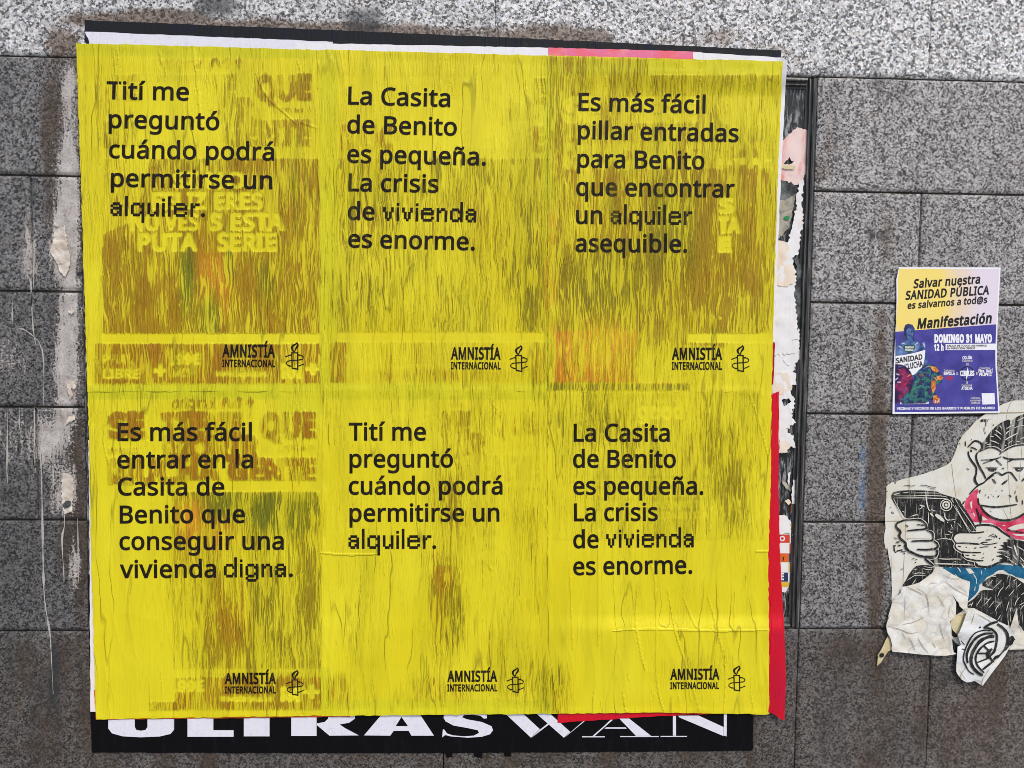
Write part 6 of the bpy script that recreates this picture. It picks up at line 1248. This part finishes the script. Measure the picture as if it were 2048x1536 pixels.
SK = S_(A, .10415, ([(645, 1000), (720, 965), (850, 912), (950, 922), (1040, 962), (1100, 1000), (1230, 925), (1380, 872), (1560, 860), (1800, 850)], 26), ([(1100, 1000), (1050, 1045)], 24),
    ([(440, 905), (500, 845), (560, 790), (620, 790), (680, 820), (712, 870), (705, 930), (650, 985)], 36), ([(490, 912), (560, 925), (620, 965)], 24), ([(450, 985), (458, 1060), (500, 1150), (560, 1230), (602, 1300), (605, 1380), (590, 1470), (578, 1540)], 36),
    ([(625, 1005), (600, 1080), (620, 1180), (680, 1310), (740, 1410), (785, 1510)], 40), ([(695, 1155), (850, 1145), (980, 1130), (1085, 1085)], 26), ([(735, 1218), (850, 1172), (930, 1152)], 30), ([(980, 1155), (1040, 1200), (1095, 1258)], 26),
    ([(1115, 1088), (1180, 1122), (1300, 1136), (1517, 1130), (1700, 1130)], 30), ([(1205, 1192), (1250, 1165), (1300, 1148)], 28), ([(778, 1300), (1020, 1300)], 14), ([(1303, 1298), (1600, 1298)], 14), ([(1085, 1325), (1115, 1312), (1120, 1298), (1135, 1335)], 14),
    ([(790, 1530), (860, 1470), (940, 1412), (1020, 1392), (1095, 1440), (1180, 1398), (1260, 1392), (1330, 1470), (1390, 1555)], 32), ([(390, 790), (400, 890)], 20), ([(420, 1315), (465, 1340)], 16), ([(272, 825), (292, 850)], 12), ([(770, 600), (775, 650)], 20), ([(755, 520), (752, 600)], 12), ([(500, 770), (515, 752)], 12), ([(925, 490), (942, 468)], 20), ([(830, 372), (845, 372)], 14), ([(872, 365), (888, 362)], 14), ([(1480, 1560), (1530, 1500)], 34)) + \
  S_(B, .10415, ([(592, 0), (575, 60), (590, 130), (640, 195)], 42), ([(468, 372), (540, 290), (640, 200), (740, 150), (800, 100), (940, 0)], 28), ([(340, 565), (375, 500)], 26), ([(412, 446), (428, 438)], 18), ([(640, 445), (648, 540), (690, 590)], 26), ([(690, 578), (780, 595), (950, 615), (1150, 600), (1385, 565)], 32),
    ([(690, 590), (740, 680), (850, 780), (1000, 850), (1150, 872), (1300, 852), (1420, 805), (1517, 745), (1700, 640)], 42), ([(1372, 395), (1378, 460), (1395, 515)], 26), ([(1355, 300), (1345, 365)], 14), ([(1490, 480), (1495, 570)], 20), ([(1015, 425), (1045, 390)], 24), ([(830, 410), (850, 445)], 18), ([(780, 370), (788, 405)], 12), ([(890, 375), (910, 365)], 12), ([(935, 395), (938, 425)], 14), ([(995, 295), (1000, 312)], 14), ([(1095, 285), (1105, 310)], 16), ([(880, 680), (884, 708)], 18), ([(1385, 228), (1388, 240)], 12), ([(1260, 710), (1262, 722)], 12),
    ([(605, 640), (650, 780), (690, 935)], 30), ([(702, 740), (690, 935)], 24), ([(500, 708), (535, 712)], 14), ([(570, 980), (650, 962), (760, 958), (900, 970), (1000, 1010), (1100, 1090), (1250, 1190), (1390, 1280), (1517, 1290)], 38),
    ([(755, 1090), (620, 1108), (400, 1102), (250, 1112), (172, 1170), (160, 1240), (215, 1308)], 34), ([(215, 1308), (400, 1310), (560, 1320), (665, 1328)], 34), ([(215, 1308), (190, 1360), (230, 1430), (330, 1478), (500, 1488), (690, 1490)], 34),
    ([(780, 1250), (900, 1240)], 26), ([(840, 1180), (940, 1130)], 18), ([(880, 1190), (980, 1165)], 18), ([(930, 1210), (1010, 1170)], 16), ([(960, 1140), (1005, 1210)], 16), ([(1035, 1215), (1065, 1222)], 30), ([(700, 1295), (820, 1290)], 24), ([(680, 1310), (780, 1345)], 20), ([(760, 1340), (880, 1330), (1008, 1302)], 22), ([(665, 1393), (760, 1380), (835, 1378)], 18), ([(560, 1410), (605, 1395)], 22), ([(400, 1385), (425, 1388)], 18), ([(250, 1365), (305, 1375)], 20), ([(945, 1390), (985, 1385)], 22), ([(800, 1070), (815, 1072)], 14), ([(630, 1215), (690, 1200)], 10), ([(1190, 1050), (1262, 1060), (1517, 1112)], 24)) + \
  S_(C_, .104167, ([(440, 882), (335, 920), (315, 1000), (395, 1090), (372, 1150), (392, 1220), (488, 1300), (505, 1390), (600, 1495)], 46), ([(340, 915), (450, 872), (650, 855), (800, 878), (895, 950)], 30), ([(890, 950), (880, 1030), (700, 1052), (525, 1070)], 34), ([(890, 1050), (1000, 1110), (1030, 1190), (1000, 1255), (800, 1262), (605, 1270)], 36), ([(1030, 1260), (1110, 1335), (1082, 1402), (900, 1432), (712, 1430)], 36),
    ([(715, 950), (800, 960), (880, 960)], 22), ([(500, 955), (545, 1000)], 22), ([(270, 1200), (335, 1235)], 16), ([(310, 1290), (380, 1285)], 24), ([(350, 1350), (400, 1355)], 30), ([(400, 1470), (500, 1475)], 18), ([(120, 318), (145, 320)], 12), ([(195, 620), (215, 635)], 12), ([(460, 197), (540, 200), (600, 212), (680, 195)], 12), ([(770, 195), (880, 200), (950, 225), (1080, 240)], 14), ([(950, 265), (1080, 272)], 12), ([(525, 1235), (548, 1222)], 16), ([(450, 1510), (475, 1505)], 16)) + \
  S_(D_, .104167, ([(470, 0), (515, 85), (640, 155), (780, 212), (900, 225), (1040, 215), (1105, 165), (1080, 90)], 42), ([(712, 82), (900, 90), (1080, 78)], 36), ([(860, 255), (940, 330), (1040, 398)], 42), ([(615, 268), (665, 258)], 14), ([(680, 282), (720, 272)], 14), ([(672, 340), (698, 332)], 18), ([(398, 465), (450, 458)], 14), ([(355, 965), (385, 945)], 18), ([(340, 1215), (355, 1185)], 16), ([(815, 1105), (845, 1120)], 16), ([(1090, 1205), (1100, 1215)], 20), ([(540, 155), (565, 152)], 16), ([(450, 165), (485, 165)], 16)) + \
  S_(E_, .10415, ([(345, 165), (372, 240), (450, 268), (620, 298), (740, 300)], 28), ([(560, 320), (620, 400), (760, 420), (900, 400), (1050, 332), (1200, 322), (1360, 375)], 38), ([(390, 192), (465, 200)], 20), ([(530, 190), (590, 200)], 18), ([(700, 252), (755, 240)], 16), ([(905, 300), (940, 262)], 18), ([(730, 160), (748, 178)], 12))
mparts('hand', M['relief'], [B([(165, 1240), (185, 1165), (260, 1112), (600, 1110), (600, 1000), (760, 975), (900, 985), (1000, 1030), (1250, 1200), (1180, 1240), (1060, 1350), (1000, 1480)]) + E_([(980, 210), (1030, 300), (1060, 315), (900, 390), (760, 410), (640, 375), (580, 320), (370, 240), (345, 165), (225, 90), (180, 20)])], MD + .00105)
mstrokes('ink_line', M['lino_solid'], SK, MD + .0012)
RL = S_(A, .10415, ([(965, 580), (1020, 612), (1082, 662)], 22), ([(945, 652), (1010, 695), (1078, 757)], 17), ([(868, 780), (950, 800), (1040, 842)], 18), ([(863, 703), (900, 698), (935, 708)], 16), ([(1165, 665), (1195, 620), (1258, 583)], 18), ([(1152, 772), (1240, 715), (1405, 632)], 22), ([(1172, 560), (1250, 510), (1335, 478)], 15), ([(1325, 542), (1420, 500), (1540, 492)], 14), ([(1205, 840), (1300, 775)], 14), ([(1048, 493), (1092, 542)], 16), ([(1385, 402), (1540, 325)], 18), ([(1475, 738), (1540, 715)], 18), ([(760, 832), (815, 818)], 16), ([(1145, 882), (1178, 868)], 16), ([(800, 858), (880, 850)], 16), ([(1260, 410), (1270, 450)], 22), ([(1370, 800), (1440, 800)], 14), ([(785, 905), (900, 888), (1000, 908), (1100, 968), (1200, 912), (1350, 858), (1517, 838), (1800, 830)], 14), ([(1400, 1338), (1440, 1336)], 12)) + \
  S_(C_, .104167, ([(280, 440), (530, 440), (870, 440), (1170, 455), (1300, 442)], 15), ([(280, 400), (600, 402), (870, 395), (1160, 402), (1280, 420)], 14), ([(600, 345), (860, 343), (1160, 350)], 12), ([(265, 375), (370, 352)], 18), ([(430, 345), (550, 335)], 12), ([(258, 450), (330, 590), (400, 715), (500, 840), (740, 828), (850, 878), (915, 945)], 14), ([(880, 315), (890, 480), (930, 650), (972, 692)], 22), ([(935, 718), (930, 850), (937, 930)], 18), ([(760, 575), (800, 590), (855, 600)], 26), ([(800, 570), (805, 625), (745, 660)], 16), ([(1225, 700), (1250, 810), (1300, 868), (1340, 845)], 20), ([(960, 730), (1030, 800)], 34), ([(1060, 760), (1140, 810), (1230, 890)], 70), ([(980, 660), (1050, 690)], 16), ([(905, 1050), (1010, 1080), (1050, 1150), (1040, 1240), (1110, 1290), (1138, 1375), (1105, 1425)], 14), ([(590, 795), (690, 765), (735, 770)], 18), ([(420, 690), (470, 715)], 14), ([(1330, 870), (1480, 840)], 12), ([(1090, 1240), (1240, 1220), (1370, 1245)], 14), ([(1310, 1080), (1390, 1110)], 14), ([(1360, 940), (1390, 1020)], 14), ([(1290, 900), (1300, 915)], 18), ([(1240, 1150), (1335, 1140)], 10)) + \
  S_(B, .10415, ([(148, 560), (320, 830), (475, 1105)], 13), ([(190, 570), (340, 850), (505, 1095)], 11), ([(258, 570), (440, 830), (612, 1082)], 13), ([(500, 1092), (605, 1085)], 12), ([(110, 440), (170, 540)], 12), ([(190, 440), (245, 545)], 14), ([(155, 1118), (130, 1230), (180, 1312), (168, 1382), (220, 1450), (325, 1512)], 15), ([(240, 920), (320, 1010)], 12), ([(120, 970), (145, 1020)], 14), ([(180, 890), (190, 915)], 20), ([(80, 1220), (130, 1250)], 14)) + \
  S_(E_, .10415, ([(0, 368), (300, 372), (550, 386)], 20), ([(0, 272), (150, 268), (312, 272)], 17), ([(168, 0), (182, 72), (322, 162)], 13), ([(325, 220), (420, 290), (555, 322), (572, 395), (625, 435)], 15), ([(1325, 0), (1355, 90), (1390, 205)], 34), ([(1138, 205), (1240, 252)], 16), ([(1300, 188), (1392, 292)], 15), ([(1380, 18), (1540, 122)], 15), ([(1438, 230), (1540, 340)], 18), ([(1200, 28), (1300, 62)], 18), ([(1230, 270), (1330, 355)], 14), ([(1350, 345), (1370, 385)], 20), ([(1090, 130), (1190, 132)], 14), ([(1010, 100), (1115, 102)], 10), ([(185, 320), (210, 322)], 22), ([(430, 345), (470, 350)], 16), ([(1470, 370), (1530, 440)], 22),
    ([(820, 790), (925, 668)], 11), ([(930, 832), (1088, 672)], 13), ([(1010, 992), (1050, 890), (1128, 798)], 13), ([(1158, 857), (1237, 762)], 11), ([(1233, 977), (1333, 857)], 13), ([(600, 1177), (718, 988)], 12), ([(758, 1152), (892, 998)], 14), ([(840, 1207), (948, 1073)], 13), ([(965, 1272), (1000, 1190), (1092, 1088)], 15), ([(1182, 1262), (1200, 1180), (1232, 1083)], 14), ([(1340, 1172), (1370, 1080), (1432, 1003)], 14), ([(1010, 1442), (1068, 1343)], 13), ([(1252, 1350), (1257, 1482)], 12), ([(1208, 1428), (1222, 1536)], 12), ([(1250, 1198), (1256, 1280)], 14), ([(1228, 1210), (1310, 1212)], 12), ([(1425, 1157), (1540, 1095)], 14), ([(1390, 802), (1462, 738)], 14), ([(1300, 695), (1380, 652)], 12), ([(1200, 640), (1270, 570), (1517, 735)], 14), ([(1465, 955), (1540, 905)], 14), ([(500, 1180), (540, 1090)], 14), ([(450, 1160), (520, 1130)], 14), ([(745, 1030), (860, 1045)], 12), ([(900, 610), (985, 600)], 12), ([(1445, 1240), (1517, 1150)], 12)) + \
  S_(D_, .104167, ([(1045, 358), (1250, 362), (1536, 372)], 20), ([(1130, 262), (1250, 270), (1400, 272)], 16), ([(1118, 60), (1130, 150), (1062, 262), (900, 272)], 13), ([(900, 265), (1000, 340), (1050, 398)], 14), ([(640, 560), (740, 535), (870, 545)], 14), ([(520, 680), (640, 600), (700, 580), (880, 590)], 13), ([(610, 765), (690, 660)], 13), ([(820, 450), (900, 470), (1000, 470)], 12), ([(840, 410), (940, 430), (1040, 440)], 9), ([(640, 480), (720, 460)], 9), ([(560, 640), (600, 625)], 9))
mstrokes('carved_line', M['relief'], RL, MD + .0022, taper=.6)
cam_ = []
mparts('phone_lens', M['relief'], [[C_(disc(1272, 577, 116, 26)), C_(disc(1272, 577, 100, 26))], [C_(disc(1270, 572, 76, 24)), C_(disc(1268, 573, 46, 20))], C_(disc(1270, 575, 28, 16))], MD + .0030, 0)
# peeling lower part: folded flaps
def crum(seed, a, f=34):
    return lambda x, z: -a * (vnoise(x * f, z * f, seed) + 0.5 * vnoise(x * f * 2.3, z * f * 2.3, seed + 1))
mparts('black_area', M['lino_solid'], [E_([(95, 880), (150, 960), (215, 1075), (255, 1110), (275, 1180), (350, 1235), (330, 1270), (210, 1345), (180, 1300), (190, 1150)]), F_([(1085, 330), (1130, 420), (1168, 470), (1160, 490), (1120, 500), (1085, 470)]), F_([(1095, 520), (1140, 570), (1200, 620), (1160, 640), (1155, 700), (1120, 700), (1095, 600)])], MD + .0004)  # black patches drawn in the tear between the flaps
mparts('folded_flap', M['tan_paper'], [F_([(1140, 205), (1300, 175), (1320, 190), (1200, 440), (1168, 472), (1100, 400), (1070, 300), (1100, 240)])], MD + .002, 0.006, fn=crum(5, .002))
mparts('folded_flap', M['crumple'], [D_([(430, 800), (500, 795), (640, 758), (760, 718), (880, 630), (1000, 540), (1060, 438), (1100, 412), (1180, 432)]) + E_([(0, 470), (150, 570), (300, 640), (420, 692), (482, 705), (475, 800), (455, 950), (440, 1070), (428, 1180), (445, 1235), (350, 1238), (285, 1180), (262, 1105), (215, 1060), (160, 970), (95, 878), (150, 960), (205, 1085), (215, 1140), (205, 1340)])
      + F_([(1125, 230), (1060, 290), (1082, 330), (1085, 470), (1090, 520), (1098, 600), (1110, 690), (1150, 718), (1000, 742), (850, 738), (700, 728), (500, 705), (300, 690), (285, 640), (296, 600), (270, 500), (235, 440), (216, 350), (225, 300), (270, 190)]) + D_([(150, 1400), (215, 1180), (235, 1090), (300, 1000), (390, 930)])], MD + .0034, 0.005, fn=crum(7, .0036))
mparts('folded_flap', M['tan_paper'], [F_([(235, 480), (205, 540), (165, 630), (130, 690), (100, 735), (106, 760), (92, 880), (140, 840), (190, 760), (240, 685), (292, 660), (282, 560)])], MD + .0012, 0.008, fn=crum(9, .0015))
mparts('ink_mark', M['lino_solid'], [F_([(125, 722), (150, 705), (190, 712), (182, 755), (150, 766), (130, 750)])], MD + .0042, 0)
mstrokes('paper_crease', M['crease'], S_(D_, .104167, ([(500, 795), (700, 888), (850, 965)], 14), ([(700, 825), (860, 925), (928, 1100), (940, 1330)], 12), ([(420, 1525), (650, 1480), (860, 1375)], 12), ([(1100, 980), (1180, 1080), (1240, 1200)], 9), ([(490, 960), (470, 1440)], 8), ([(1340, 1130), (1320, 1400)], 8), ([(940, 760), (1010, 725), (1100, 740)], 8)) + S_(E_, .10415, ([(0, 690), (200, 850), (460, 980)], 12), ([(20, 600), (160, 650), (300, 640)], 8), ([(250, 770), (440, 930)], 8)) + S_(F_, .1504, ([(240, 350), (400, 390), (520, 440), (640, 430)], 9), ([(520, 500), (570, 590), (600, 680)], 9), ([(640, 500), (700, 610), (790, 720)], 9), ([(420, 420), (480, 520)], 8), ([(930, 300), (960, 450), (1000, 560)], 8), ([(830, 560), (880, 640)], 8)), MD + .0046, taper=.8, fn=crum(7, .0036))
wfn = crum(11, .006, 24)
flap = mparts('folded_flap', M['crumple_blue'], [F_([(1300, 130), (1345, 105), (1390, 110), (1500, 170), (1650, 250), (1700, 280), (1800, 325), (1860, 372), (1922, 440), (1950, 500), (1922, 560), (1880, 612), (1840, 662), (1790, 742), (1700, 862), (1600, 982), (1530, 1082), (1495, 1140), (1440, 1105), (1390, 1075), (1340, 1092), (1285, 1095), (1220, 1060), (1160, 982), (1145, 940), (1150, 850), (1160, 720), (1165, 620), (1210, 600), (1165, 470), (1230, 330)])], MD + .005, 0.005, fn=wfn)
mstrokes('paper_crease', M['crease'], S_(F_, .1504, ([(1290, 870), (1210, 1000), (1220, 1060)], 8), ([(1180, 920), (1290, 1080)], 7), ([(1390, 180), (1350, 320)], 8), ([(1420, 180), (1560, 260), (1650, 330)], 8), ([(1490, 1090), (1400, 1060)], 7)), MD + .0061, flap, fn=wfn, taper=.8)
mstrokes('wheel_print', M['lino_solid'], S_(F_, .1504, ([(1610, 412), (1520, 402), (1400, 440), (1320, 545), (1262, 680), (1245, 790), (1268, 860), (1320, 950), (1385, 990)], 18), ([(1640, 445), (1530, 448), (1420, 500), (1340, 600), (1290, 720), (1300, 840)], 32), ([(1655, 485), (1570, 492), (1460, 555), (1375, 680), (1345, 790), (1362, 880), (1430, 962), (1500, 1000)], 44), ([(1655, 548), (1560, 572), (1465, 650), (1412, 740), (1412, 830), (1452, 900), (1520, 968)], 26), ([(1605, 700), (1505, 598)], 30), ([(1600, 712), (1418, 708)], 22), ([(1610, 760), (1425, 832)], 22), ([(1640, 815), (1500, 925)], 30), ([(1625, 650), (1540, 720)], 34), ([(1560, 690), (1570, 780)], 36),
      ([(1705, 285), (1600, 318), (1515, 372)], 34), ([(1520, 365), (1620, 390), (1685, 460), (1685, 560), (1655, 680), (1602, 740), (1612, 790), (1650, 822)], 30), ([(1695, 320), (1770, 372), (1825, 450), (1835, 560), (1800, 660), (1740, 738), (1680, 758), (1648, 795)], 40), ([(1880, 480), (1895, 530), (1855, 600)], 50), ([(1455, 370), (1475, 358)], 22), ([(1850, 590), (1820, 640)], 26), ([(1870, 490), (1930, 530)], 18), ([(1210, 540), (1260, 600)], 12), ([(1225, 650), (1270, 660)], 14), ([(1440, 985), (1500, 1010)], 22)), MD + .0062, flap, fn=wfn, taper=.2)
mparts('folded_flap', M['crumple_blue'], [F_([(1845, 650), (1800, 735), (1700, 870), (1600, 1000), (1500, 1140), (1484, 1120), (1510, 1040), (1580, 930), (1690, 790), (1790, 680)])], MD + .0066, 0.006, fn=wfn)
mparts('folded_flap', M['crumple'], [F_([(1950, 110), (1975, 300), (2010, 420), (2048, 460), (2300, 520), (2300, 640), (2048, 656), (1850, 662), (1905, 560), (1950, 500), (1915, 430), (1865, 372), (1900, 260)])], MD + .0024, 0.008, fn=crum(13, .002))
mstrokes('ink_line', M['lino_solid'], S_(F_, .1504, ([(1990, 335), (2060, 345)], 16), ([(2030, 380), (2060, 410)], 26)), MD + .006)
